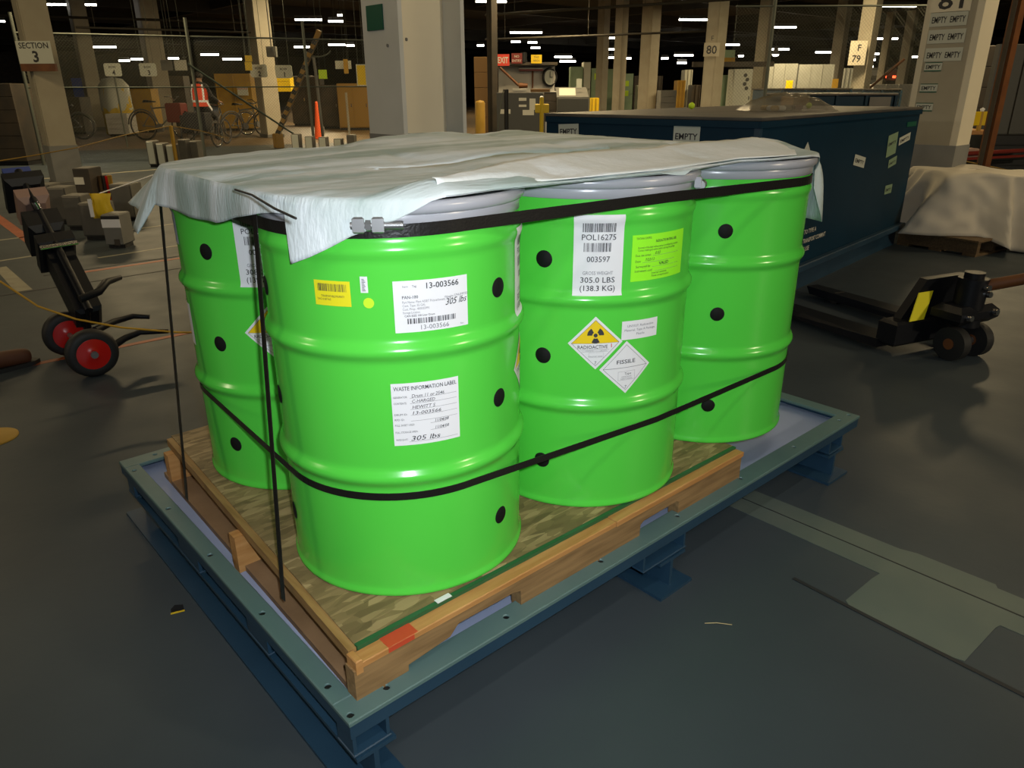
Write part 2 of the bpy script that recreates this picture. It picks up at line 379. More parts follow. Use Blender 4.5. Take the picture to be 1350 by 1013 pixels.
floor_poly('floor_orange_line', [(.42, 5.36), (6.2, 5.50), (6.2, 5.56), (.42, 5.42)], 'lineo')
for a, b, wd in (((-1.2, 6.16), (.42, 6.44), .045), ((-1.4, 7.30), (.46, 7.55), .05), ((.72, 5.92), (2.2, 6.1), .04), ((1.0, 7.2), (3.6, 7.55), .05), ((1.8, 13.6), (9, 14.6), .12), ((3, 10.6), (9, 9.9), .08)):
    d = Vector((b[0]-a[0], b[1]-a[1])).normalized(); n = Vector((-d.y, d.x))*wd/2
    floor_poly('floor_white_line', [(a[0]+n.x, a[1]+n.y), (a[0]-n.x, a[1]-n.y), (b[0]-n.x, b[1]-n.y), (b[0]+n.x, b[1]+n.y)], 'linew')
floor_poly('floor_white_bar', [(-.075, 5.02), (.035, 5.02), (.045, 6.08), (-.04, 6.06)], 'linew')
floor_poly('floor_joint_line', [(-1.5, 4.93), (1.2, 4.99), (1.2, 5.01), (-1.5, 4.96)], 'crack', .002)
floor_poly('floor_joint_line', [(.2, 5.46), (4.5, 5.60), (4.5, 5.63), (.2, 5.48)], 'crack', .002)

# ------------------------------------------------------------------ steel skid
ZB = .31                                   # top of the strand board, where the drums stand
skid = thing('steel_skid', 'low blue-grey painted steel skid on short legs carrying the pallet of green drums', 'skid', (-.415, -.38, 0))
def boolean_cut(o, cut):
    md = o.modifiers.new('b', 'BOOLEAN'); md.object = cut; md.operation = 'DIFFERENCE'; md.solver = 'EXACT'
    dg = bpy.context.evaluated_depsgraph_get(); me = bpy.data.meshes.new_from_object(o.evaluated_get(dg)); o.modifiers.clear(); old = o.data; o.data = me; me.name = o.name
    bpy.data.meshes.remove(old); c = cut.data; bpy.data.objects.remove(cut); bpy.data.meshes.remove(c)
XF0, XF1, YF0, YF1, ZF1 = -.415, 1.811, -.378, 1.14, .21
HOLES = {'front': [(-.398, -.30), (-.401, -.358)]+[(-.306+.3365*i, -.344) for i in range(7)]+[(1.785, -.346)],
         'left': [(-.396, -.258)]+[(-.396, .06+.325*i) for i in range(4)],
         'right': [(1.783, -.05+.325*i) for i in range(4)], 'back': [(-.306+.3365*i, 1.11) for i in range(7)]}
RAILS = {'front': ((XF0, YF0), (XF1, YF0+.066)), 'left': ((XF0, YF0+.066), (XF0+.046, YF1-.066)), 'right': ((XF1-.06, YF0+.066), (XF1, YF1-.066)), 'back': ((XF0, YF1-.066), (XF1, YF1))}
for k, ((x0, y0), (x1, y1)) in RAILS.items():
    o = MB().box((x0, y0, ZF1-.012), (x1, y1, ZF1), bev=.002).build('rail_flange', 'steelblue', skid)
    cb = MB()
    for hx, hy in HOLES[k]: cb.cyl((hx, hy, ZF1-.05), (hx, hy, ZF1+.03), .0085, n=14)
    c = cb.build('cutter', 'steeldark', skid); boolean_cut(o, c)
    for hx, hy in HOLES[k]:  # black discs added to darken the flange holes; no bolts sit there
        if 'shade_disc_me' not in globals():
            q_ = MB().cyl((0, 0, -.010), (0, 0, -.005), .0083, n=12).cyl((0, 0, -.0049), (0, 0, -.0032), .0045, n=6).build('hole_shade_disc', 'black', skid, True); shade_disc_me = q_.data; bpy.data.objects.remove(q_)
        q_ = bpy.data.objects.new('hole_shade_disc', shade_disc_me); COL.objects.link(q_); q_.parent = skid; q_.location = (hx-skid.location.x, hy-skid.location.y, ZF1)
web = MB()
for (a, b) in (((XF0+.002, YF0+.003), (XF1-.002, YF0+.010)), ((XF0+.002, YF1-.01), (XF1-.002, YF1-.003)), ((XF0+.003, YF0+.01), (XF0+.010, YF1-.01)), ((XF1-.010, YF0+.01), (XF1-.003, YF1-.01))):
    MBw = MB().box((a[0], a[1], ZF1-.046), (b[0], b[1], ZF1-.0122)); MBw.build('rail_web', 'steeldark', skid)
MB().box((XF0+.012, YF0+.012, .163), (XF1-.012, YF1-.012, .170)).build('drip_pan', 'pan', skid)
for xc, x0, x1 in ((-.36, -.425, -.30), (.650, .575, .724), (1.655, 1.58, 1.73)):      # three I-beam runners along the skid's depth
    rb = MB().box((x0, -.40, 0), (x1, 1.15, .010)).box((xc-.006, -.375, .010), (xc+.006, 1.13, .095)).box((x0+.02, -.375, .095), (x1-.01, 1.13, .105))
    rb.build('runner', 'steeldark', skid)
for xs in ((-.39, -.32), (.515, .715), (1.60, 1.705)):
    for y0, y1 in ((YF0+.002, YF0+.07), (1.03, 1.10), (.46, .62), (.02, .14)):
        if xs[0] > 0 and 0 < y0 < .9: continue
        x0, x1 = xs
        if xs[0] < 0: x0 = XF0+.004
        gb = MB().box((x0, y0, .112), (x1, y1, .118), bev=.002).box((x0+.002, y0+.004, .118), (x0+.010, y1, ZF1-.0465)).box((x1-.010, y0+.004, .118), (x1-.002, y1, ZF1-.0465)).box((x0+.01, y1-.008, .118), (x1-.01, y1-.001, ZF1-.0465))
        gb.build('stub_bracket', 'steeldark', skid)
        MB().box(((x0+x1)/2-.03, y0+.01, .1052), ((x0+x1)/2+.03, y1-.01, .1118)).build('packing_plate', 'steelblue', skid)

# ------------------------------------------------------------------ wooden pallet with strand board
pal = thing('wooden_pallet', 'wooden pallet topped with strand board and green painted edge under the drums', 'pallet', (-.36, -.335, .17))
MB().prism([(-.342, -.288), (1.043, -.300), (1.020, 1.0), (-.272, 1.0)], .298, .310).build('strand_board', 'osb', pal)
MB().prism([(-.341, -.3005), (1.043, -.3125), (1.043, -.3002), (-.341, -.2882)], .2985, .3094).build('painted_edge', 'greenpaint', pal)
notch = lambda y0, y1, x0, z1: None
def stringer(y0, y1, x0, x1, ztop, m, notches=True):
    zb = .172
    if notches: prof = [(x0, zb), (-.245, zb), (-.243, .226), (-.13, .237), (-.105, .260), (.06, .258), (.085, .252), (.088, zb), (.535, zb), (.540, .244), (.555, .252), (.705, .254), (.716, .248), (.718, zb), (x1, zb), (x1, ztop), (x0, ztop)]
    else: prof = [(x0, zb), (x1, zb), (x1, ztop), (x0, ztop)]
    n = len(prof); vs = [(x, y0, z) for x, z in prof]+[(x, y1, z) for x, z in prof]
    mb = MB().add(vs, [tuple(range(n)), tuple(range(2*n-1, n-1, -1))]+[(i, (i+1) % n, n+(i+1) % n, n+i) for i in range(n)])
    return mb.build('stringer', m, pal)
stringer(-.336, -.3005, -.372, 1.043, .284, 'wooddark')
stringer(.305, .343, -.352, 1.043, .281, 'wood'); stringer(.915, .953, -.318, 1.043, .281, 'wood', False)
MB().box((-.362, -.338, .2842), (.43, -.3005, .3005), bev=.002).build('edge_board', 'wood', pal)
MB().box((.431, -.341, .2842), (1.045, -.3005, .3025), bev=.002).build('edge_board', 'wood', pal)
MB().box((-.368, -.339, .274), (-.352, -.302, .309), bev=.002).build('corner_splinter', 'wood', pal)
MB().prism([(-.361, -.298), (-.3425, -.298), (-.2725, .99), (-.291, .99)], .2815, .307).build('edge_strip', 'woody', pal)
for i, x in enumerate((-.225, -.10, .06, .25, .44, .63, .82, .95)):
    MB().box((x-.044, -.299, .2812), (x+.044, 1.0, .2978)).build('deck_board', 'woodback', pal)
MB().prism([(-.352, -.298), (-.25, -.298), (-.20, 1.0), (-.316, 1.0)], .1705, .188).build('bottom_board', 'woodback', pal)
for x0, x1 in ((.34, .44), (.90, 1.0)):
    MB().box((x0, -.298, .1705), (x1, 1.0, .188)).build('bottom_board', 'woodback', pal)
MB().box((-.29, -.338+.0, .3006), (-.215, -.302, .3012)).build('red_mark', 'redpaint', pal)
MB().box((-.29, -.3386, .287), (-.225, -.3381, .2995)).build('red_mark', 'redpaint', pal)
MB().box((-.135, -.302, .3096), (-.095, -.287, .3112), bev=.0005).build('white_chip', 'paper', pal)
# narrow second pallet that carries the end pair of drums
p2 = thing('support_pallet', 'narrow dark wooden support on the skid beneath the end pair of drums', 'pallet', (1.1, .2, .17))
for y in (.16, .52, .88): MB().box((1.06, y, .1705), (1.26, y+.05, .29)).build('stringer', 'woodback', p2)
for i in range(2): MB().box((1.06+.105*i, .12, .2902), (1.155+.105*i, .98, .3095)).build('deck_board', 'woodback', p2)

# ------------------------------------------------------------------ drums
DR = {'A': (0, 0), 'B': (.607, -.029), 'C': (1.206, -.036), 'D': (.031, .623), 'E': (.640, .600), 'F': (1.238, .590)}
RB = .286
def bump_prof(z, zc, hw, a):
    t = (z-zc)/hw; return a*(.5+.5*math.cos(PI*t)) if abs(t) < 1 else 0
prof = [(.02, .012), (.272, .012), (.280, .0), (.287, .0), (.2905, .003), (.2905, .010), (.287, .016), (.2860, .022)]
z = .03
while z < .829:
    r = RB + bump_prof(z, .3005, .026, .0115)+bump_prof(z, .5845, .026, .0115)+bump_prof(z, .785, .022, .006)
    if z > .80: r -= .001
    prof.append((r, z)); z += .0065
prof.append((.285, .829))
B0 = MB().lathe(prof, 112)
labels = {'A': 'nearest bright green steel drum, with waste information label and yellow barcode sticker',
          'B': 'bright green steel drum in the middle of the front row with lime green sticker',
          'C': 'bright green steel drum at the end of the front row with no label facing out',
          'D': 'bright green steel drum partly hidden behind the nearest drum, at the outer pallet corner',
          'E': 'green drum under the sheet behind the drum with the lime sticker', 'F': 'green drum under the sheet behind the unlabelled end drum'}
dot_me = None
def disc_cap(phi, z, r, th, n=20):
    mb = MB(); rings = [(r, 0), (r*.93, th), (0, th*1.25)]; P = []
    for rr, t in rings:
        for j in range(n):
            a, b = rr*math.cos(2*PI*j/n), rr*math.sin(2*PI*j/n); p = phi+a/RB; R_ = RB+.0006+t
            P.append((R_*math.cos(p), R_*math.sin(p), z+b))
    fs = [(i*n+j, i*n+(j+1) % n, (i+1)*n+(j+1) % n, (i+1)*n+j) for i in range(2) for j in range(n)]
    return mb.add(P, fs, True)
ring_prof = [(.2865, .852), (.292, .8535), (.2965, .858), (.2985, .866), (.2965, .874), (.291, .8785), (.284, .8775), (.280, .872), (.279, .866)]
drums = {}; shared = {}
for k in 'ABCDEF':
    t = thing('green_drum', labels[k], 'drum', (*DR[k], ZB), 0, 'green drums strapped on the pallet'); drums[k] = t
    if not shared:
        shared['body'] = B0.build('body', 'drum', t, True)
        shared['neck_band'] = MB().lathe([(.2848, .8292), (.2868, .830), (.2868, .852), (.2845, .856)], 96).build('neck_band', 'lidgrey', t, True)
        shared['lid'] = MB().lathe([(.0005, .862), (.10, .8625), (.24, .861), (.262, .857), (.272, .862), (.281, .869)], 80).build('lid', 'lidgrey', t, True)
        shared['locking_ring'] = MB().lathe(ring_prof, 112).build('locking_ring', 'lidgrey', t, True)
        dm = disc_cap(0, 0, .0215, .0012).build('black_dot', 'dot', t, True); dot_me = dm.data; bpy.data.objects.remove(dm)
    else:
        for n_, o in shared.items():
            c = o.copy(); c.parent = t; COL.objects.link(c); PM[c.name] = PM[t.name]
    p0 = {'A': 285.2, 'B': 202.6, 'C': 221.8, 'D': 201.6, 'E': 250, 'F': 230}[k]
    for q in range(3):
        for zz in (.6835, .4332, .1320):
            o = bpy.data.objects.new('black_dot', dot_me); COL.objects.link(o); o.parent = t; o.location = (0, 0, zz); o.rotation_euler = (0, 0, math.radians(p0+120*q)); PM[o.name] = PM[t.name]
    # bolt that closes the locking ring
    pb = math.radians({'A': 231, 'B': 296, 'C': 20, 'D': 110, 'E': 80, 'F': 60}[k])
    er = Vector((math.cos(pb), math.sin(pb), 0)); et = Vector((-math.sin(pb), math.cos(pb), 0)); c0 = er*.302+Vector((0, 0, .838))
    if k != 'B':
        lug = MB()
        bo = MB()
        for s_ in (-.028, .008):
            bo.box((-.010, -.010, -.014), (.008, .012, .016), Matrix.Translation(c0+et*s_) @ Matrix.Rotation(pb, 4, 'Z'), bev=.003)
        b_ = bo.build('ring_lug', 'zinc', t, True)
        st = MB().cyl(c0-et*.042, c0+et*.055, .0070, n=10)
        for i in range(13): st.cyl(c0+et*(.020+i*.0027), c0+et*(.0212+i*.0027), .0086, n=10)
        st.cyl(c0-et*.014, c0-et*.004, .0115, n=6, smooth=False); st.build('bolt', 'zinc', t, True)
    else:
        c0 = er*.304+Vector((0, 0, .842))
        MB().cyl(c0-et*.02, c0+et*.012, .0125, n=20).cyl(c0+et*.012, c0+et*.018, .0095, .006, n=20).build('bolt', 'zinc', t, True)
        MB().box((-.012, -.010, -.006), (.004, .010, .022), Matrix.Translation(c0-et*.026) @ Matrix.Rotation(pb, 4, 'Z'), bev=.003).build('ring_lug', 'lidgrey', t, True)
def drum_fn(phi, z, rot=0):
    ph, c, s_ = math.radians(phi), math.cos(math.radians(rot)), math.sin(math.radians(rot))
    def fn(a, b, l):
        x, y = a*c-b*s_, a*s_+b*c; p = ph+x/RB; zz = z+y
        R_ = RB+bump_prof(zz, .3005, .026, .0115)+bump_prof(zz, .5845, .026, .0115)+bump_prof(zz, .785, .022, .006)+l
        return (R_*math.cos(p), R_*math.sin(p), zz)
    return fn
C_ = dict(al='C'); 
def big_label(k, phi, z, w_, h_, num, lbs, kg):
    s = Sheet(drum_fn(phi, z), drums[k], 'weight_label', w_, h_, 'paper', 'tall white label with two barcodes and gross weight')
    s.barcode(-.040, h_*.29, .040, h_*.40, 30, 3); s.barcode(-.036, h_*.05, .030, h_*.16, 26, 5)
    s.texts([('POL16275', 0, h_*.195, .0195, dict(al='C', bold=.004, wd=.082)), (num, 0, -h_*.075, .0195, dict(al='C', bold=.004, wd=.056)),
             (lbs, 0, -h_*.335, .0195, dict(al='C', bold=.006, wd=.084)), (kg, 0, -h_*.44, .0195, dict(al='C', bold=.006, wd=.086))])
    s.texts([('GROSS WEIGHT', 0, -h_*.235, .0125, dict(al='C', wd=.074))], 'caption', 'inkgrey')
def diamond(k, phi, z, r, rot, kind):
    s = Sheet(drum_fn(phi, z, rot), drums[k], 'hazard_placard', 2*r, 2*r, 'paper', 'white diamond placard with black trefoil on yellow' if kind == 'rad' else 'plain white diamond placard', poly=[(0, r), (-r, 0), (0, -r), (r, 0)])
    q, e = r*.87, r*.855
    for sx in (1, -1):
        for sy in (1, -1):
            pass
    s.polys([[(0, q), (-q, 0), (-e, 0), (0, e)], [(0, q), (0, e), (e, 0), (q, 0)], [(-q, 0), (0, -q), (0, -e), (-e, 0)], [(q, 0), (e, 0), (0, -e), (0, -q)]], 'border', 'ink')
    if kind == 'rad':
        s.polys([[(0, e), (-e, 0), (e, 0)]], 'yellow_field', 'radyel', .0007)
        cx_, cy_, ri, ro = 0, r*.30, r*.075, r*.30; bl = []
        for a0 in (60, 180, 300):
            a0 += -0
            for st in (0,):
                arc = [math.radians(a0-30-90+90+6*i) for i in range(11)]
                bl.append([(cx_+ro*math.cos(x), cy_+ro*math.sin(x)) for x in arc]+[(cx_+ri*1.5*math.cos(x), cy_+ri*1.5*math.sin(x)) for x in reversed(arc)])
        bl = []
        for a0 in (45, 135, 270):
            a0 = {45: 30, 135: 150, 270: 270}[a0]; arc = [math.radians(a0-30+6*i) for i in range(11)]
            bl.append([(cx_+ro*math.cos(x), cy_+ro*math.sin(x)) for x in arc]+[(cx_+ri*1.6*math.cos(x), cy_+ri*1.6*math.sin(x)) for x in reversed(arc)])
        bl.append([(cx_+ri*math.cos(2*PI*i/14), cy_+ri*math.sin(2*PI*i/14)) for i in range(14)])
        s.polys(bl, 'trefoil', 'ink', .0011)
        s.rects([(-e, -.0006, e, .0006), (-r*.56, -r*.25, r*.5, -r*.24), (-r*.5, -r*.32, r*.46, -r*.31), (-r*.24, -r*.36, r*.3, -r*.355), (-r*.24, -r*.54, r*.3, -r*.535), (-r*.24, -r*.54, -r*.235, -r*.36), (r*.295, -r*.54, r*.3, -r*.36)], 'rules', 'inkgrey')
        s.texts([('RADIOACTIVE', -r*.10, -r*.20, r*.185, dict(al='C', bold=.01, wd=r*1.08)), ('7', 0, -r*.80, r*.17, C_)])
        s.texts([('I', r*.58, -r*.18, r*.20, dict(al='C', bold=.02))], 'category_mark', 'inkred')
        s.texts([('CONTENTS', -r*.36, -r*.30, r*.055), ('ACTIVITY', r*.18, -r*.30, r*.055), ('TRANSPORT INDEX', 0, -r*.52, r*.06, C_)], 'caption', 'inkgrey')
    else:
        s.rects([(-e, -.0006, e, .0006), (-r*.3, -r*.15, r*.36, -r*.143), (-r*.3, -r*.48, r*.36, -r*.473), (-r*.3, -r*.48, -r*.293, -r*.15), (r*.353, -r*.48, r*.36, -r*.15)], 'rules', 'inkgrey')
        s.texts([('FISSILE', 0, r*.16, r*.21, dict(al='C', bold=.008, wd=r*.72)), ('Type', r*.08, -r*.28, r*.13, C_), ('7', 0, -r*.80, r*.17, C_)])
        s.texts([('CRITICALITY', r*.03, -r*.38, r*.07, C_), ('SAFETY INDEX', r*.03, -r*.455, r*.07, C_)], 'caption', 'inkgrey')
def un_label(k, phi, z, rot=0):
    s = Sheet(drum_fn(phi, z, rot), drums[k], 'shipping_label', .107, .049, 'paper', 'small white shipping name label with three lines')
    s.texts([('UN3327, Radioactive', 0, .0085, .0085, dict(al='C', wd=.078)), ('Material, Type A Package,', 0, -.0025, .0085, dict(al='C', wd=.092)), ('Fissile', 0, -.0135, .0085, dict(al='C', wd=.024))], 'lettering', 'inkgrey')
def label_set(k, base, num, lbs, kg):
    big_label(k, base, .696, .121, .196, num, lbs, kg)
    diamond(k, base+.2, .4745, .0700, 1.5, 'rad'); diamond(k, base+16.9, .4045, .0715, 1.5, 'fis'); un_label(k, base+24.2, .5035, 0)
label_set('B', 229.4, '003597', '305.0 LBS', '(138.3 KG)')
label_set('D', 232.6, '003595', '308.0 LBS', '(139.7 KG)')
label_set('A', 314.0, '003566', '305.0 LBS', '(138.3 KG)')
# lime sticker with fine print
s = Sheet(drum_fn(264.2, .685), drums['B'], 'lime_sticker', .181, .114, 'lime', 'fluorescent lime sticker with fine printed lines')
s.texts([('TRACKING CONTROL', -.080, .046, .0075, dict(wd=.044)), ('RADIOACTIVE MATERIAL LABEL', -.022, .036, .009, dict(wd=.076, bold=.01)), ('Removal of this label without survey is prohibited by procedure', -.074, .0235, .0072, dict(wd=.135)),
         ('Contact radiological control before opening this package', -.074, .017, .0072, dict(wd=.122)), ('Dose rate contact', -.080, .0045, .008, dict(wd=.044)), ('0.02', -.022, .0065, .010, dict(shear=.3)), ('Date', -.080, -.010, .008), ('7/22/13', -.052, -.008, .010, dict(shear=.3, wd=.028)),
         ('Surveyed by', -.078, -.023, .008, dict(wd=.042)), ('VALID', -.008, -.0215, .011, dict(bold=.015, wd=.034)), ('Instrument used', -.080, -.034, .008, dict(wd=.05)), ('Internal contents', -.030, -.042, .0075), ('Fixed contamination', -.030, -.049, .0075, dict(wd=.06))], 'lettering', 'ink')
s.rects([(-.03, .0035, .066, .0041), (-.06, -.0115, .05, -.0109), (-.03, -.0245, .068, -.0239), (-.02, -.0355, .07, -.0349)], 'rules', 'inkgrey')
# near drum: tracking label, waste label, yellow barcode sticker, little strip and dot
s = Sheet(drum_fn(251.5, .6762, 0), drums['A'], 'tracking_label', .153, .104, 'paper', 'white tracking label with barcode and handwritten weight')
s.texts([('13-003566', -.012, .0345, .0165, dict(bold=.012, wd=.068)), ('PAN-100', -.060, .0165, .0085, dict(bold=.012, wd=.031)), ('CAN SIZE 100 Liter Drum', -.057, -.020, .0058, dict(bold=.01, wd=.060))])
s.texts([('305 lbs', .026, -.0035, .0185, dict(shear=.35, bold=.004, wd=.048, tilt=.05))], 'handwriting')
s.texts([('Item', -.058, .039, .006), ('Tag', -.040, .039, .006, dict(bold=.01)), ('Part Name: Plant ASSET Polycarbonate, PCT', -.060, .0075, .0068, dict(wd=.098)), ('Cont. Type: 55 GAL', -.060, .0005, .0068, dict(wd=.045)), ('Cust. Prop.: 400035991', -.060, -.0065, .0068, dict(wd=.052)), ('Storage Location:', -.060, -.0135, .0068, dict(wd=.034)),
         ('Weight:', .024, .0115, .0065), ('UNLIMITED', .046, .0125, .0065), ('13-003566', -.026, -.0475, .0135, dict(wd=.058)), ('Rev.', .058, -.0475, .005)], 'caption', 'inkgrey')
s.barcode(-.052, -.0345, .048, -.0235, 38, 11)
s = Sheet(drum_fn(247.0, .448, 0), drums['A'], 'waste_label', .142, .139, 'paper', 'white waste information form filled in by hand')
s.texts([('WASTE INFORMATION LABEL', 0, .054, .0125, dict(al='C', wd=.132, bold=.006)), ('GENERATOR:', -.067, .0375, .0062, dict(wd=.028)), ('CONTENTS:', -.067, .024, .0062, dict(wd=.026)), ('DRUM ID:', -.067, -.001, .0062), ('RFD ID:', -.067, -.0125, .0062), ('FULL SHEET USED:', -.067, -.025, .0062, dict(wd=.04)), ('FULL STORAGE AREA:', -.067, -.041, .0062, dict(wd=.046)), ('WEIGHT:', -.067, -.058, .0062)])
hw = dict(shear=.2, bold=.003)
s.texts([('Drum 11 or 2546', -.030, .0375, .0105, dict(hw, wd=.068)), ('C-HARGED', -.030, .0258, .0100, dict(hw, wd=.048)), ('HEWITT S', -.030, .0125, .0105, dict(hw, wd=.048)), ('13-003566', -.030, -.0005, .0105, dict(hw, wd=.060)), ('11/04/08', .016, -.0225, .0095, dict(hw, wd=.030)), ('11/04/08', .016, -.038, .0095, dict(hw, wd=.030)), ('305 lbs', -.036, -.0595, .0155, dict(hw, wd=.062))], 'handwriting')
s.rects([(-.034, .0360, .066, .0366), (-.034, .0240, .066, .0246), (-.034, .0110, .066, .0116), (-.034, -.0022, .066, -.0016), (-.034, -.0150, .066, -.0144), (.006, -.0240, .040, -.0234), (.006, -.0395, .040, -.0389), (-.040, -.0620, .066, -.0614)], 'rules', 'inkgrey')
s = Sheet(drum_fn(212.0, .7032, 0), drums['A'], 'yellow_sticker', .077, .050, 'yellow', 'yellow sticker with dense black barcode')
s.barcode(-.031, .004, .031, .019, 34, 21)
s.texts([('TRANSPORTABLE PROPERTY', -.024, -.0075, .0062, dict(wd=.05)), ('TAG 0187163', -.033, -.014, .0062, dict(wd=.03))], 'lettering', 'ink')
s = Sheet(drum_fn(225.3, .7228, 0), drums['A'], 'strip_label', .0145, .032, 'paper', 'thin white strip label printed sideways')
s.rects([(-.004+.0*i, -.0125+i*.0028, .003-(i % 3)*.0012, -.0110+i*.0028) for i in range(9)], 'barcode', 'inkgrey')
Sheet(drum_fn(226.6, .6865), drums['A'], 'round_sticker', .021, .021, 'lemon', 'round lemon yellow sticker', poly=[(.0105*math.cos(2*PI*i/20), .0105*math.sin(2*PI*i/20)) for i in range(20)])
# white sheet labels seen edge-on on the far corner drum
for zz, hh in ((.735, .10), (.46, .12)): Sheet(drum_fn(166, zz), drums['D'], 'side_label', .08, hh, 'paper', 'white label on the outer flank')

# ------------------------------------------------------------------ straps
def hull_path(R_, n=24):
    pts = []
    for k in 'ABCDEF':
        for i in range(96):
            a = 2*PI*i/96; pts.append((DR[k][0]+R_*math.cos(a), DR[k][1]+R_*math.sin(a)))
    pts = sorted(set((round(x, 5), round(y, 5)) for x, y in pts)); cr = lambda o, a, b: (a[0]-o[0])*(b[1]-o[1])-(a[1]-o[1])*(b[0]-o[0])
    lo = []; up = []
    for p in pts:
        while len(lo) > 1 and cr(lo[-2], lo[-1], p) <= 0: lo.pop()
        lo.append(p)
    for p in reversed(pts):
        while len(up) > 1 and cr(up[-2], up[-1], p) <= 0: up.pop()
        up.append(p)
    return lo[:-1]+up[:-1]
def interp(keys, x):
    for (a, va), (b, vb) in zip(keys, keys[1:]):
        if a <= x <= b: return va+(vb-va)*(x-a)/(b-a) if b > a else va
    return keys[0][1] if x < keys[0][0] else keys[-1][1]
def band(name, R_, zfun, wd, label):
    h = hull_path(R_); n = len(h); P, N, U = [], [], []
    for i in range(n+1):
        x, y = h[i % n]; px, py = h[(i-1) % n]; qx, qy = h[(i+1) % n]; d = Vector((qx-px, qy-py, 0)).normalized()
        P.append((x, y, ZB+zfun(x, y))); N.append((d.y, -d.x, 0)); U.append((0, 0, 1))
    return solo(name, MB().ribbon(P, N, U, wd, .0016), 'strap', label, 'strap', 'straps binding the drums')
zu = lambda x, y: interp([(-.3, .822), (0, .827), (.6, .826), (1.0, .812), (1.24, .814), (1.5, .810)], x)
zl = lambda x, y: interp([(-.3, .258), (0, .258), (.15, .250), (.3, .245), (.67, .230), (.95, .225), (1.2, .232), (1.5, .236)], x) if y < .3 else .266
band('binding_strap', .2880, zu, .0250, 'wide black strap tight around the drum tops just below the grey lids')
band('binding_strap', .2875, zl, .0172, 'thinner black strap around the lower third of the drums')
def vstrap(p0, p1, inward, label):
    p0, p1 = Vector(p0), Vector(p1); n = 14; P = [p0+(p1-p0)*i/n for i in range(n+1)]; N = [(-1, 0, 0)]*(n+1); U = [(0, 1, 0)]*(n+1)
    return solo('tie_down_strap', MB().ribbon(P, N, U, .0195, .0016), 'strap', label, 'strap', 'upright straps tying the load to the pallet')
vstrap((-.3645, -.004, ZB-.04), (-.301, .022, ZB+.866), .25, 'upright black strap in front of the nearest drum, running down to the pallet edge')
vstrap((-.3645, .615, ZB-.04), (-.272, .678, ZB+.835), .25, 'upright black strap by the far corner drum, reaching down to the pallet edge')

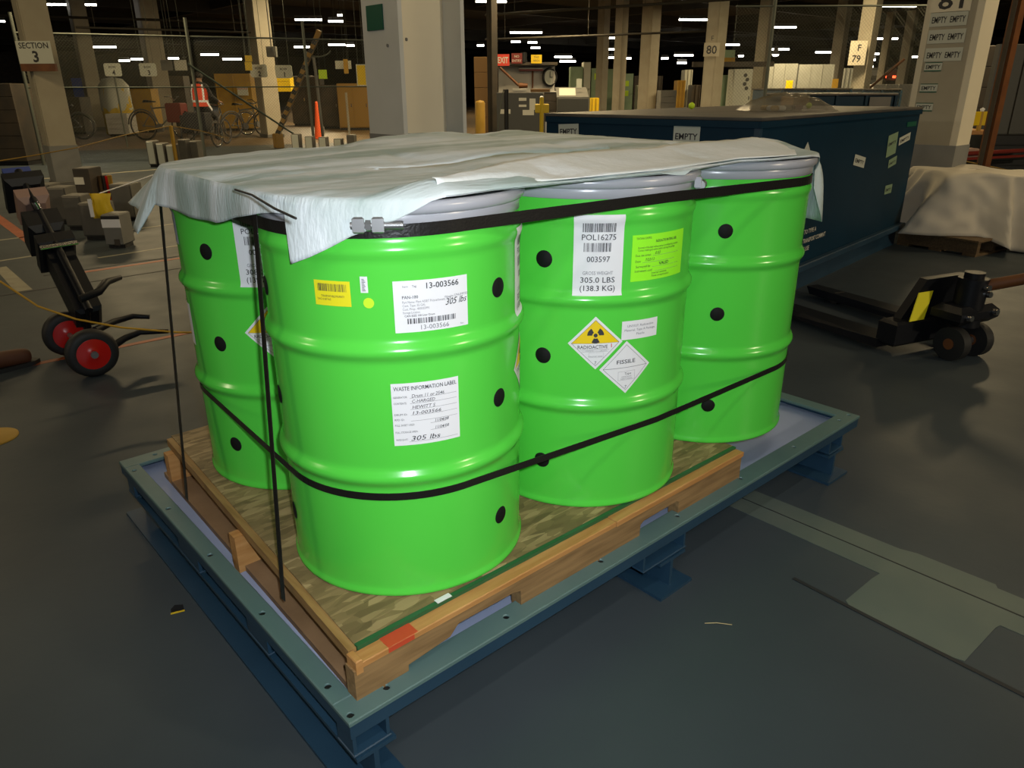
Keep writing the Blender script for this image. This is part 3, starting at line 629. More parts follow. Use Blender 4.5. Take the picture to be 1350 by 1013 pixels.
# ------------------------------------------------------------------ sheet over the drums
def tarp():
    h = hull_path(.297)
    # resample evenly
    seg = [math.dist(h[i], h[(i+1) % len(h)]) for i in range(len(h))]; tot = sum(seg); NU = 520; T = []
    i = 0; acc = 0
    for k in range(NU):
        t = tot*k/NU
        while acc+seg[i] < t: acc += seg[i]; i += 1
        f = (t-acc)/seg[i]; a, b = h[i], h[(i+1) % len(h)]; T.append((a[0]+(b[0]-a[0])*f, a[1]+(b[1]-a[1])*f))
    A = lambda ph, k='A': (DR[k][0]+.297*math.cos(math.radians(ph)), DR[k][1]+.297*math.sin(math.radians(ph)))
    keys = [((-.295, .244), .080, .10), ((-.297, .13), .056, .06), (A(182), .030, .03), (A(190), .026, .03), (A(197.4), .026, .03), (A(199.2), .118, .12), (A(206), .100, .10), (A(224), .058, .06), (A(240), .030, .05), (A(251), .006, .05),
            ((.07, -.30), -.022, 0), ((.25, -.31), -.014, 0), ((.45, -.32), -.004, 0), ((.63, -.327), .004, 0), ((.80, -.33), -.035, 0), ((.95, -.33), -.050, 0), ((1.06, -.33), -.02, 0), (A(285, 'C'), .004, 0), (A(302, 'C'), .012, .05),
            (A(313, 'C'), .05, .1), (A(318, 'C'), .215, 10.06), (A(335, 'C'), .22, 10.05), ((1.503, .1), .215, .1), ((1.53, .5), .17, .1), (A(45, 'F'), .13, .1), ((1.0, .89), .10, .1), ((.5, .9), .09, .1), (A(95, 'D'), .09, .15), (A(125, 'D'), .12, .6), (A(140, 'D'), .155, .95), (A(150, 'D'), .13, .75),
            (A(157, 'D'), .125, .62), (A(159, 'D'), .172, .60), (A(169, 'D'), .172, .50), (A(171, 'D'), .085, .25), (A(185, 'D'), .085, .08), ((-.28, .42), .09, .08)]
    idx = sorted([(min(range(NU), key=lambda q: math.dist(T[q], p)), L, fl_) for p, L, fl_ in keys])
    idx = [(idx[-1][0]-NU, idx[-1][1], idx[-1][2])]+idx+[(idx[0][0]+NU, idx[0][1], idx[0][2])]
    ridge = [(-.35, -.30), (-.10, -.25), (.05, -.19), (.459, -.035), (1.08, .0), (1.6, -.06)]
    def topz(x, y):
        back = max(0, min(1, (y-.15)/.7)); z = .883+.040*back*max(0, min(1, (x+.25)/.9))*(1-max(0, min(1, (x-1.15)/.4)))
        dmin = min(math.dist((x, y), DR[k]) for k in DR); z -= .010*max(0, min(1, (dmin-.30)/.06))
        rd = 9; sg = 1
        for a, b in zip(ridge, ridge[1:]):
            d = Vector((b[0]-a[0], b[1]-a[1])); q = max(0, min(1, ((x-a[0])*d.x+(y-a[1])*d.y)/d.length_squared)); px, py = a[0]+d.x*q, a[1]+d.y*q
            e = math.dist((x, y), (px, py))
            if e < rd: rd = e; sg = 1 if d.x*(y-a[1])-d.y*(x-a[0]) > 0 else -1
        if sg > 0: z += .028*math.exp(-(rd/.05)**2)
        else: z += .028*math.exp(-(rd/.14)**2)
        z += .010*noise.noise(Vector((x*1.6+3, y*5.5, .3)))+.004*noise.noise(Vector((x*5, y*14, 2.3)))+.0025*noise.noise(Vector((x*22, y*22, 1)))
        return z
    P = []; NR = 26; NO = 11; mid = [(.15, .28), (1.05, .28)]
    for k in range(NU):
        x, y = T[k]; (px, py), (qx, qy) = T[k-1], T[(k+1) % NU]; d = Vector((qx-px, qy-py)).normalized(); n = Vector((d.y, -d.x))
        for (i0, L0, f0), (i1, L1, f1) in zip(idx, idx[1:]):
            if i0 <= k <= i1:
                q = (k-i0)/max(1, i1-i0); L = L0+(L1-L0)*q; fl_ = f0+(f1-f0)*q; break
        L += .004*noise.noise(Vector((x*9, y*9, 5)))
        cx_ = min(max(x, mid[0][0]), mid[1][0]); c = Vector((cx_, .28)); e = Vector((x, y))+n*min(L, 0)
        for r in range(NR):
            f = (r/(NR-1)); f = f**.8; p = c+(e-c)*f; z = topz(p.x, p.y); 
            edge = max(0, (f-.93)/.07); P.append((p.x, p.y, ZB+z*(1-edge)+(.8825+(.004 if L < 0 else .001))*edge))
        for r in range(1, NO+1):
            dd = max(L, 0.0006)*r/NO; wv = .012*noise.noise(Vector((x*7, y*7, dd*3)))*min(1, dd/.05)
            of = .050*max(0, min(1, (fl_-2)/8)); f2 = min(fl_, .95) if fl_ < 1 else .05; out = (.006+of)*(1-math.exp(-dd/(.012+of*.4)))+f2*dd*.8+wv*1.0; dn = dd*math.sqrt(max(.05, 1-(f2*.8)**2))
            P.append((e.x+n.x*out, e.y+n.y*out, ZB+.8835-dn+.006*math.exp(-dd/.02)*(dd > 0) - .006))
    mb = MB(); mb.grid(P, NU, NR+NO, closed=True)
    o = mb.build('cover_sheet', 'tarp'); md = o.modifiers.new('s', 'SOLIDIFY'); md.thickness = .0018; md.offset = 1
    # the front border is folded over double: a paler band from the fold line to the rim
    fk = [(-.06, -.262), (.07, -.250), (.25, -.278), (.6, -.300), (.85, -.272), (.97, -.258), (1.1, -.292), (1.2, -.305), (1.38, -.20)]
    G = []; NA, NB = 90, 9
    for i in range(NA):
        x = -.06+1.44*i/(NA-1); yr = interp(ridge, x)-.012+.012*noise.noise(Vector((x*6, 1, 1))); yf = interp(fk, x)
        for j in range(NB):
            y = yr+(yf-yr)*j/(NB-1); q = j/(NB-1); G.append((x, y, ZB+(topz(x, y)+.0055)*(1-max(0, q-.7)/.3)+(.889)*max(0, q-.7)/.3))
    hm = MB(); hm.grid(G, NA, NB); hm = hm.build('folded_hem', 'hem', o); m3 = hm.modifiers.new('s', 'SOLIDIFY'); m3.thickness = .0016; m3.offset = 1
    return tag(o, 'whitish fleece sheet draped over the tops of the green drums', 'sheet')
ts = tarp()
def poly_on_tarp(pts):
    return pts
MB().tube([onz(310, 250, ZB+.893), onz(332, 257, ZB+.895), onz(362, 275, ZB+.889), onz(390, 288, ZB+.884)], .0022, 6).build('crease_edge', 'rubber', ts)

# ------------------------------------------------------------------ placing things seen across the hall
def hp(u, v, R):                                  # point at horizontal distance R ahead of the camera
    d = Vector(ray(u, v)); return Vector(CAM)+d*(R/(d.dot(FH)))
def rng(P): return (Vector(P)-Vector(CAM)).dot(FH)
def spot(u0, u1, v0, v1, R=None):                 # -> x, y, width, bottom z, top z
    um = (u0+u1)/2
    if R is None: R = rng(onz(um, v1))
    w_ = (hp(u1, (v0+v1)/2, R)-hp(u0, (v0+v1)/2, R)).length; P = hp(um, (v0+v1)/2, R)
    return P, w_, hp(um, v1, R).z, hp(um, v0, R).z, R
RZ = YAWC-PI/2
def cab(name, label, cat, u0, u1, v0, v1, R, th, m, top=None, detail='door', group=None, floor=True, yaw=0, m2=None):
    """a cabinet, crate or machine: body, plinth, lid and door panels"""
    P, w_, z0, z1, R = spot(u0, u1, v0, v1, R)
    if floor: z0 = 0
    t = thing(name, label, cat, (P.x, P.y, z0), RZ+yaw, group); h = z1-z0; x = w_/2
    pl = min(.08, h*.1) if floor else 0
    MB().box((-x, 0, pl), (x, th, h), bev=.01).build('body', m, t, True)
    if pl: MB().box((-x*.94, .03, 0), (x*.94, th-.03, pl)).build('plinth', 'black', t, True)
    if top: MB().box((-x*1.03, -.03, h), (x*1.03, th+.03, h+.03), bev=.006).build('top', top, t, True)
    if detail == 'door':
        n = max(1, min(4, round(w_/.6))); 
        for i in range(n):
            a = -x+w_*i/n+.02; b = -x+w_*(i+1)/n-.02
            d = MB().box((a, -.018, pl+.03), (b, -.001, h-.03), bev=.004).build('door', m2 or m, t, True)
            MB().box((b-.06, -.04, h*.5), (b-.03, -.019, h*.5+.12), bev=.004).build('handle', 'chrome', d, True)
    elif detail == 'plain': MB().box((-x+.015, -.012, pl+.015), (x-.015, -.001, h-.015), bev=.004).build('front_plate', m2 or m, t, True)
    elif detail == 'plank':
        n = max(2, min(6, round(h/.16)))
        for i in range(n): MB().box((-x-.004, -.02, pl+(h-pl)*i/n+.006), (x+.004, -.001, pl+(h-pl)*(i+1)/n-.006), bev=.003).build('plank', m2 or m, t, True)
    elif detail == 'rib':
        n = max(2, min(8, round(w_/.5)))
        for i in range(n+1): MB().box((-x+w_*i/n-.02, -.03, pl), (-x+w_*i/n+.02, -.001, h)).build('rib', m2 or m, t, True)
    return t, w_, h
def board(name, label, cat, u0, u1, v0, v1, R, m, lines=None, frame=None, group=None, hang=True, yaw=0, rnd=0, post=None, ink='ink'):
    """a sign plate with its lettering, hung from two rods or standing on a post"""
    P, w_, z0, z1, R = spot(u0, u1, v0, v1, R); h = z1-z0
    t = thing(name, label, cat, (P.x, P.y, z0), RZ+yaw, group); x = w_/2
    if rnd:
        c = min(w_, h)*.16; poly = []
        for cx_, cz_, a0 in ((x-c, h-c, 0), (-x+c, h-c, 90), (-x+c, c, 180), (x-c, c, 270)):
            poly += [(cx_+c*math.cos(math.radians(a0+22.5*i)), cz_+c*math.sin(math.radians(a0+22.5*i))) for i in range(5)]
        MB().add([(a, 0, b) for a, b in poly]+[(a, .012, b) for a, b in poly], [tuple(range(20)), tuple(range(39, 19, -1))]+[(i, (i+1) % 20, 20+(i+1) % 20, 20+i) for i in range(20)]).build('plate', m, t, True)
    else: MB().box((-x, 0, 0), (x, .014, h), bev=.003).build('plate', m, t, True)
    if frame:
        for lo, hi in (((-x-.02, -.004, -.02), (-x, .02, h+.02)), ((x, -.004, -.02), (x+.02, .02, h+.02)), ((-x, -.004, h), (x, .02, h+.02)), ((-x, -.004, -.02), (x, .02, 0))): MB().box(lo, hi).build('frame_bar', frame, t, True)
    if lines:
        mb = MB()
        for st, a, b, sz, o in lines:
            v, f = text2d(st, sz*h, o.get('bold', .01)); wd = v[:, 0].max()-v[:, 0].min(); k = (o['wd']*w_/wd) if 'wd' in o else 1
            mb.add([((p[0]-v[:, 0].min()-wd/2)*k+a*w_, -.003, p[1]+b*h) for p in v], f)
        mb.build('lettering', ink, t, True)
    if post == 'down': MB().cyl((0, .03, -z0), (0, .03, h*.9), .022, n=10).build('post', 'galv', t, True)
    elif hang:
        for sx in (-.7, .7): MB().cyl((x*sx, .008, h), (x*sx, .008, min(5.3-z0, h+3.2)), .006, n=6).build('hanger', 'galv', t, True)
    return t, w_, h

# ------------------------------------------------------------------ building columns
def h_column(n, x0, y0, fw, dp, m, m2, label=None, th=.035):
    """steel H column: flanges face -X, web along X"""
    t = thing('steel_column', label, 'column', (x0, y0, 0)); y1 = y0+fw
    f1 = MB().box((x0, y0, 0), (x0+th, y1, 5.4), bev=.004).build('flange', m, t)
    MB().box((x0+dp-th, y0, 0), (x0+dp, y1, 5.4), bev=.004).build('flange', m, t)
    MB().box((x0+th, (y0+y1)/2-.02, 0), (x0+dp-th, (y0+y1)/2+.02, 5.4)).build('web', m2, t)
    MB().box((x0-.06, y0-.06, 0), (x0+dp+.06, y1+.06, .03)).build('base_plate', 'greyd', t)
    return t, f1
cc, fl_ = h_column(1, 2.40, 3.484, .48, .60, 'colgrey', 'colcream', 'wide pale H-section steel column standing right behind the covered drums')
MB().box((2.40-.003, 3.482, 0), (2.40+.037, 3.966, 1.06)).build('painted_band', 'colband', cc)
MB().box((2.436, 3.690, 0), (2.964, 3.7035, 1.06)).build('painted_band', 'colblue', cc)
PQ = [hp(484.5, 24, 6.3)]
def on_x(u, v, x): d = ray(u, v); return Vector(CAM+d*((x-CAM[0])/d[0]))
def on_y(u, v, y): d = ray(u, v); return Vector(CAM+d*((y-CAM[1])/d[1]))
a, b = on_x(483, 8, 2.397), on_x(506, 39, 2.397)
MB().box((2.390, b.y, b.z), (2.3995, a.y, a.z), bev=.002).build('green_placard', 'greensign', cc)
for (u, v) in ((511, 60), (536, 52)):
    p = on_x(u, v, 2.397); MB().cyl((2.40, p.y, p.z), (2.392, p.y, p.z), .012, n=10).build('bolt_head', 'colband', cc)
def box_column(label, u, vb, a, b, m=('colpaint', 'colpaint'), band=None, R=None, ztop=5.4, group=None):
    """encased column whose near corner meets the floor at pixel (u, vb); faces a wide towards +Y and b towards +X"""
    G = onz(u, vb) if R is None else hp(u, vb, R); t = thing('concrete_column', label, 'column', (G.x+b/2, G.y+a/2, 0), 0, group)
    mb = MB().box((-b/2, -a/2, 0), (b/2, a/2, ztop), bev=.025); mb.build('shaft', m[0], t, True)
    for sx in (-1, 1): MB().box((sx*b/2-.012, -a/2+.06, .12), (sx*b/2+.012, a/2-.06, ztop-.3), bev=.005).build('casing_face', m[1], t, True)
    if band: MB().box((-b/2-.014, -a/2-.004, 0), (b/2+.014, a/2+.004, band)).build('painted_band', 'colband', t, True)
    MB().box((-b/2-.03, -a/2-.03, 0), (b/2+.03, a/2+.03, .10), bev=.01).build('footing', 'grey', t, True)
    return t, G
# column with the section sign
s3, G3 = box_column('pale column carrying the SECTION 3 sign, behind the grey floor blocks', 78, 249, .40, .36, band=.62)
nrm = Vector((-FH.x*.97-RH_.x*.03, -FH.y*.97-RH_.y*.03, 0)).normalized(); ux = Vector((-nrm.y, nrm.x, 0))
P, w_, z0, z1, R = spot(23, 69, 54, 84, rng(G3)-.05)
sg = sign_on(s3, (P.x, P.y, (z0+z1)/2), ux, nrm, w_*1.02, z1-z0, 'signwhite', [('SECTION', 0, (z1-z0)*.18, (z1-z0)*.36, dict(al='C', bold=.02, wd=w_*.86)), ('3', 0, -(z1-z0)*.42, (z1-z0)*.68, dict(al='C', bold=.03))], 'section_sign', 'white sign reading SECTION 3')
fb = PM[s3.name].inverted()
MB().box((-w_*.5, .0, -(z1-z0)*.5-.10), (w_*.5, .05, -(z1-z0)*.5), Matrix.Translation(fb @ Vector((P.x, P.y, (z0+z1)/2))) @ Matrix.Rotation(RZ, 4, 'Z')).build('sign_bracket', 'rust', s3, True)
# column 81
c81, G81 = box_column('pale column with the black number 81 and rows of EMPTY stickers', 1236, 312, .50, .34, ('colcream', 'colpaint'), band=.86)
fx = lambda v_, u_: on_x(u_, v_, G81.x)
def col_sign(u0, v0, u1, v1, lines, m='signwhite', name='sticker', ink='ink', edge=None):
    a = on_x(u0, v0, G81.x-.013); b = on_x(u1, v1, G81.x-.013); c = (a+b)/2; w_ = abs(a.y-b.y); h = abs(a.z-b.z)
    ls = [(st, x*w_, y*h, sz*h, dict(al='C', bold=.015, wd=wd*w_)) for st, x, y, sz, wd in lines]
    sh = sign_on(c81, c, (0, -1, 0), (-1, 0, 0), w_, h, m, ls, name, ink=ink)
    if edge: sh.rects([(-w_/2, h*.5, w_/2, h*.62), (-w_/2, -h*.66, w_/2, -h*.5)], 'edge_bar', edge)
col_sign(1231, -14, 1279, 14, [('81', 0, -.36, 1.0, .62)], 'colcream', 'column_number')
for v_, u_ in ((25, 1228), (48, 1225), (72, 1221)):
    col_sign(u_, v_-8, u_+46, v_+8, [('EMPTY', -.24, -.25, .62, .40), ('EMPTY', .25, -.25, .62, .40)])
for v_, u_ in ((88, 1220), (116, 1214), (141, 1208)): col_sign(u_, v_-4.5, u_+21, v_+4.5, [('EMPTY', 0, -.3, .8, .82)], edge='greensign')
# columns farther down the aisles
c80, G80 = box_column('tall column marked 80, beyond the yellow ball on the blue container', 937, 160, .46, .46, R=26)
P, w_, z0, z1, R = spot(933, 943, 60, 70, 25.9)
sign_on(c80, (P.x, P.y, z0+.1), RH_, -FH, .5, .4, 'colpaint', [('80', 0, -.12, .34, dict(al='C', bold=.02)), ('F', 0, .26, .2, dict(al='C'))], 'column_number', lift=.02)
c79, G79 = box_column('pale column marked F 79 seen through the right-hand fence', 1133, 150, .40, .40, R=24)
P, w_, z0, z1, R = spot(1124, 1137, 58, 82, 23.85)
sign_on(c79, (P.x, P.y, (z0+z1)/2), RH_, -FH, .5, .66, 'colcream', [('F', .03, .06, .24, dict(al='C', bold=.02)), ('79', -.02, -.24, .26, dict(al='C', bold=.02))], 'column_number', lift=.02)
for lab, u, R, a in (('pale column bearing the ROW 2 sign behind the bicycles', 350, 24.5, .5), ('dim column just behind the ROW 3 sign', 208, 30, .62), ('dim narrow column left of the ROW 4 sign', 121, 30, .5),
                     ('dark column next to the EXIT sign and booth', 649.5, 18.3, .17), ('slim tan column behind the yellow bin', 792, 38, .40), ('tan column in front of the green machine cabinets', 815, 34, .38), ('wide pale column between green cabinet and container top', 853, 33, .54),
                     ('shaded column behind the white machine cabinet', 1000, 30, .42), ('brown column behind the brown caution placard', 1097, 40, .5), ('far column left of the red tail lamps', 1156, 46, .36), ('far column right of the red tail lamps', 1184, 42, .42)):
    t, G = box_column(lab, u, 150, a, a, ('colpaint', 'colpaint') if R > 20 else ('dark', 'dark'), R=R)

# ------------------------------------------------------------------ ceiling lights
LT = [(55, 125, 5), (-8, 5, 27), (117, 152, 61), (173, 189, 77), (157, 170, 79), (209, 217, 75), (222, 235, 76), (265, 288, 71), (294, 318, 77), (389, 424, 25), (433, 452, 27), (388, 408, 61), (433, 455, 58), (457, 467, 59), (627, 668, 1), (672, 715, 42), (674, 686, 54), (696, 708, 55), (629, 638, 59),
      (794, 826, 49), (789, 811, 64), (800, 813, 75), (820, 832, 76), (731, 754, 74), (738, 759, 80), (895, 936, 25), (889, 914, 72), (872, 881, 76), (893, 905, 82), (1160, 1209, 7), (1021, 1050, 35), (1155, 1184, 50), (953, 975, 58), (1007, 1041, 64), (1075, 1104, 68), (1141, 1159, 70), (1141, 1154, 78), (1141, 1151, 87), (1203, 1218, 74), (1212, 1220, 83), (445, 451, 19), (974, 980, 73), (700, 712, 62)]
NAMED = {(55, 125): 'long bright tube light right above the SECTION 3 column', (389, 424): 'bright tube light over the top end of the striped boom', (627, 668): 'bright tube light beside the top of the wide pale H column', (672, 715): 'bright tube light above the EXIT sign and booth',
         (895, 936): 'bright tube light left of the column marked 80', (1160, 1209): 'bright tube light left of the number 81', (1021, 1050): 'bright tube light over the light grey partition panels', (1155, 1184): 'tube light right of the column marked F 79', (794, 826): 'tube light above the tan columns and green cabinets', (-8, 5): 'tube light cut off by the SECTION 3 column'}
LM = [(20, 'left of the SECTION 3 column'), (100, 'over the first half hidden bicycle'), (148, 'above the white covered bin'), (195, 'above the stacked ochre boxes'), (234, 'above the cream hanging panel'), (272, 'above the rider'), (320, 'above the two small yellow squares'), (400, 'beside the striped boom'), (445, 'above the bright white panel'),
      (635, 'above the pale parts shelving'), (668, 'above the EXIT sign'), (704, 'above the yellow notice on the booth'), (742, 'right of the wall clock'), (802, 'behind the tan columns'), (830, 'above the green cabinet with two stickers'), (878, 'above the olive grey crate'), (898, 'above the pale slim machine'), (970, 'above the white machine'), (1024, 'above the light grey partition'), (1090, 'above the brown column'), (1147, 'just right of the column marked F 79'), (1213, 'just left of column 81')]
near_ = lambda q: min(LM, key=lambda m: abs(m[0]-(q[0]+q[1])/2))[1]
grp_ = {}
for q in LT:
    if (q[0], q[1]) not in NAMED: grp_.setdefault(near_(q), []).append(q)
ORD = ('topmost', 'second from the top', 'third from the top', 'fourth from the top', 'fifth from the top')
def light_label(q):
    g = sorted(grp_[near_(q)], key=lambda a: (a[2], a[0])); i = g.index(q)
    return 'distant tube light %s' % near_(q)+(', %s' % ORD[i] if len(g) > 1 else '')
for u0, u1, v in LT:
    d = Vector(ray((u0+u1)/2, v)); t_ = (4.42-CAM[2])/d.z if d.z > .001 else 1e3; R = t_*d.dot(FH)
    if R > 66: R = 66
    P0, P1 = hp(u0, v, R), hp(u1, v, R); wd = (P1-P0).length; c = (P0+P1)/2; z = c.z
    lab = NAMED.get((u0, u1)) or light_label((u0, u1, v))
    t = thing('ceiling_light', lab, 'light', (c.x, c.y, z), RZ+.12, None if (u0, u1) in NAMED else 'distant ceiling lights'); x = wd/2; hh = max(.05, R*.0022)
    MB().add([(-x, -.10, 0), (x, -.10, 0), (x, .10, 0), (-x, .10, 0), (-x, -.04, hh+.06), (x, -.04, hh+.06), (x, .04, hh+.06), (-x, .04, hh+.06)], [(0, 1, 5, 4), (1, 2, 6, 5), (2, 3, 7, 6), (3, 0, 4, 7), (4, 5, 6, 7)]).build('hood', 'grey', t, True)
    for yy in (-.05, .05): MB().cyl((-x*.98, yy, -hh*.35), (x*.98, yy, -hh*.35), hh*.5, n=8).build('tube', 'tube', t, True)
    if z < 5.3: MB().cyl((0, 0, hh+.06), (0, 0, max(hh+.1, 5.35-z)), .012, n=6).build('hanger', 'beam', t, True)
# overhead pipes and conduits
for i, (u0, v0, R0, u1, v1, R1, r) in enumerate(((0, 20, 26, 480, 34, 31, .04), (640, 20, 27, 1120, 14, 21, .04), (640, 52, 31, 930, 44, 27.2, .035), (100, 36, 20, 330, 38, 22, .025))):
    a, c = hp(u0, v0, R0), hp(u1, v1, R1); c.z = a.z; mb = MB().tube([a, c], r, 8)
    for q in (.1, .5, .9): p = a+(c-a)*q; mb.cyl(p, (p.x, p.y, 5.38), .008, n=5)
    solo('overhead_pipe', mb, 'beam', ('thin dark pipe under the ceiling over the bicycles', 'thin dark pipe under the ceiling near column 81', 'dark conduit under the ceiling above the EXIT sign', 'low dark pipe beside the SECTION 3 column')[i], 'pipe')

# ------------------------------------------------------------------ fences
def fence(label, P0, P1, h, posts, braces=(), mids=()):
    P0, P1 = Vector((P0.x, P0.y, 0)), Vector((P1.x, P1.y, 0)); L = (P1-P0).length; rz = math.atan2(P1.y-P0.y, P1.x-P0.x)
    t = thing('chain_link_fence', label, 'fence', P0, rz)
    for x in posts: MB().cyl((x*L, 0, 0), (x*L, 0, h+.35), .032, n=10).build('post', 'galv', t, True)
    MB().cyl((0, 0, h), (L, 0, h), .016, n=8).build('top_rail', 'galv', t, True)
    for z in mids: MB().cyl((0, .0, z), (L, .0, z), .012, n=8).build('mid_rail', 'greenpole', t, True)
    for x0, z0, x1, z1 in braces: MB().cyl((x0*L, -.05, z0), (x1*L, -.05, z1), .02, n=8).build('brace', 'greenpole', t, True)
    mb = MB(); st = .06; r = .0016; H0 = .06
    k = -h
    while k < L:
        for sg in (1, -1):
            x0, x1 = k, k+h-H0; za, zb = (H0, h) if sg > 0 else (h, H0)
            if x0 < 0: q = -x0/(x1-x0); za = za+(zb-za)*q; x0 = 0
            if x1 > L: q = (L-x0)/(x1-x0); zb = za+(zb-za)*q; x1 = L
            if x1-x0 > .03: mb.cyl((x0, .003*sg, za), (x1, .003*sg, zb), r, n=3, caps=False, smooth=False)
        k += st
    tag(mb.build('chain_link', 'mesh', t, True), kind='stuff'); return t
fence('chain link fence on grey posts in front of the parked bicycles', hp(52, 190, 15.6), hp(500, 190, 18.5), 2.42, (.0, .44, .78, .98), ((.43, 1.9, .74, .35),), (1.45,))
fence('chain link fence behind the large blue container', hp(960, 120, 14.6), hp(1232, 120, 14.6), 2.72, (.18, .90))

# ------------------------------------------------------------------ bicycles, rider, striped boom, cone
def ring(mb, c, r, rt, n=28, m=6, X=None):
    pts = [(c[0]+r*math.cos(2*PI*i/n), c[1], c[2]+r*math.sin(2*PI*i/n)) for i in range(n)]
    return mb.tube(pts, rt, m, X, closed=True)
def wheel(t, x, y, r, rim='chrome'):
    w_ = ring(MB(), (x, y, r), r-.018, .02).build('wheel', 'rubber', t, True)
    sp = ring(MB(), (x, y, r), r-.045, .009)
    for i in range(12): a = 2*PI*i/12; sp.cyl((x, y, r), (x+(r-.05)*math.cos(a), y, r+(r-.05)*math.sin(a)), .003, n=4, caps=False)
    sp.cyl((x, y-.03, r), (x, y+.03, r), .02, n=8); sp.build('rim_and_spokes', rim, w_, True); return w_
def bicycle(label, u, v, R, yaw, m, bags=False, sc=1.0):
    P = hp(u, v, R); t = thing('bicycle', label, 'bicycle', (P.x, P.y, 0), RZ+yaw, 'parked bicycles')
    r = .34*sc; wb = 1.06*sc; X = lambda x, z: (x*sc, 0, z*sc)
    wheel(t, 0, 0, r); wheel(t, wb, 0, r)
    f = MB()
    for a, b, rr in (((0, .34), (.42, .30), .012), ((.42, .30), (.27, .80), .016), ((0, .34), (.30, .72), .010), ((.30, .74), (.88, .78), .016), ((.42, .30), (.90, .70), .018), ((.86, .86), (.98, .50), .018), ((.98, .5), (1.06, .34), .014)): f.cyl(X(*a), X(*b), rr*sc, n=8)
    f.build('frame', m, t, True)
    MB().add([(x*sc, y*sc, z*sc) for x, y, z in ((.12, -.09, .87), (.12, .09, .87), (.24, .08, .88), (.42, .025, .875), (.42, -.025, .875), (.24, -.08, .88), (.14, -.07, .93), (.14, .07, .93), (.25, .05, .915), (.41, .018, .90), (.41, -.018, .90), (.25, -.05, .915))],
             [(0, 1, 2, 3, 4, 5), (6, 11, 10, 9, 8, 7), (0, 6, 7, 1), (1, 7, 8, 2), (2, 8, 9, 3), (3, 9, 10, 4), (4, 10, 11, 5), (5, 11, 6, 0)], True).build('saddle', 'black', t, True)
    MB().tube([X(.80, .98)[:1]+(-.28*sc,)+X(0, 1.0)[2:], X(.92, .96)[:1]+(-.2*sc,)+X(0, 1.0)[2:], (.87*sc, 0, .92*sc), (.92*sc, .2*sc, 1.0*sc), (.80*sc, .28*sc, 1.0*sc)], .013*sc, 8).build('handlebar', 'chrome', t, True)
    MB().cyl((.42*sc, -.05, .30*sc), (.42*sc, .05, .30*sc), .09*sc, n=14).build('crank', 'zinc', t, True)
    MB().tube([((math.cos(math.radians(a))*.375)*sc, 0, (.34+math.sin(math.radians(a))*.375)*sc) for a in range(15, 176, 16)], .018*sc, 6).build('mudguard', 'greyd', t, True)
    if bags: MB().box((.72*sc, -.2, .42*sc), (1.10*sc, .2, .86*sc), bev=.03).build('front_bag', 'darkred', t, True)
    return t
bicycle('bicycle half hidden behind the SECTION 3 column', 108, 170, 24, .15+PI, 'greyd', sc=1.1)
bicycle('bicycle with a dark red front bag in front of the yellow stacked boxes', 190, 170, 23.5, -.1, 'grey', True, 1.22)
bicycle('bicycle standing just behind the rider, against the ochre bin', 307, 170, 24.5, .95, 'greyd', sc=1.1)
bicycle('rearmost bicycle by the ROW 2 column, only its wheel clear', 326, 170, 26, .95, 'greyd', sc=1.1)

def skin_body(name, parent, V, E, Rr, mats, pick):
    me = bpy.data.meshes.new(name); me.from_pydata(V, E, []); o = bpy.data.objects.new(name, me); COL.objects.link(o)
    md = o.modifiers.new('k', 'SKIN'); sv = me.skin_vertices[0].data
    for i, r in enumerate(Rr): sv[i].radius = (r, r) if not isinstance(r, tuple) else r
    sv[0].use_root = True; md.use_smooth_shade = True
    sb = o.modifiers.new('s', 'SUBSURF'); sb.levels = 2; sb.render_levels = 2
    dg = bpy.context.evaluated_depsgraph_get(); m2 = bpy.data.meshes.new_from_object(o.evaluated_get(dg)); bpy.data.objects.remove(o); m2.name = name
    m2.materials.clear()
    for m in mats: m2.materials.append(M[m])
    for p in m2.polygons: p.material_index = pick(p.center); p.use_smooth = True
    return link(name, m2, parent)
Pp = hp(272, 188, 20.6)
per = thing('person', 'person in orange vest with silver stripes riding a tricycle away, seen from behind', 'person', (Pp.x, Pp.y, 0), RZ-.12)
V = [(0, 0, .98), (0, .01, 1.12), (0, .03, 1.30), (0, .06, 1.47), (0, .07, 1.585), (.02, .09, 1.70), (.02, .10, 1.80)]
E = [(0, 1), (1, 2), (2, 3), (3, 4), (4, 5), (5, 6)]; Rr = [(.16, .13), (.15, .11), (.165, .115), (.15, .10), .055, (.082, .10), (.075, .085)]
for sx, kz in ((-1, .10), (1, 0)):
    b = len(V); V += [(sx*.10, .04, .93), (sx*.15, .42, .72+kz), (sx*.14, .36, .30+kz), (sx*.14, .34, .20+kz), (sx*.15, .48, .17+kz)]; E += [(0, b), (b, b+1), (b+1, b+2), (b+2, b+3), (b+3, b+4)]; Rr += [.105, .072, .052, .045, .04]
    b = len(V); V += [(sx*.17, .06, 1.49), (sx*.27, .12, 1.24), (sx*.29, .40, 1.12), (sx*.29, .46, 1.10), (sx*.29, .51, 1.09)]; E += [(3, b), (b, b+1), (b+1, b+2), (b+2, b+3), (b+3, b+4)]; Rr += [.075, .048, .036, .028, .034]
    h0 = b+4
    for q, (dx, dy) in enumerate(((-.03, .05), (-.01, .062), (.012, .058), (.03, .048))):
        c = len(V); V += [(sx*.29+dx, .51+dy, 1.095), (sx*.29+dx, .51+dy+.02, 1.05)]; E += [(h0, c), (c, c+1)]; Rr += [.0095, .008]
    c = len(V); V += [(sx*.29-sx*.05, .52, 1.08), (sx*.29-sx*.065, .55, 1.06)]; E += [(h0, c), (c, c+1)]; Rr += [.0105, .009]
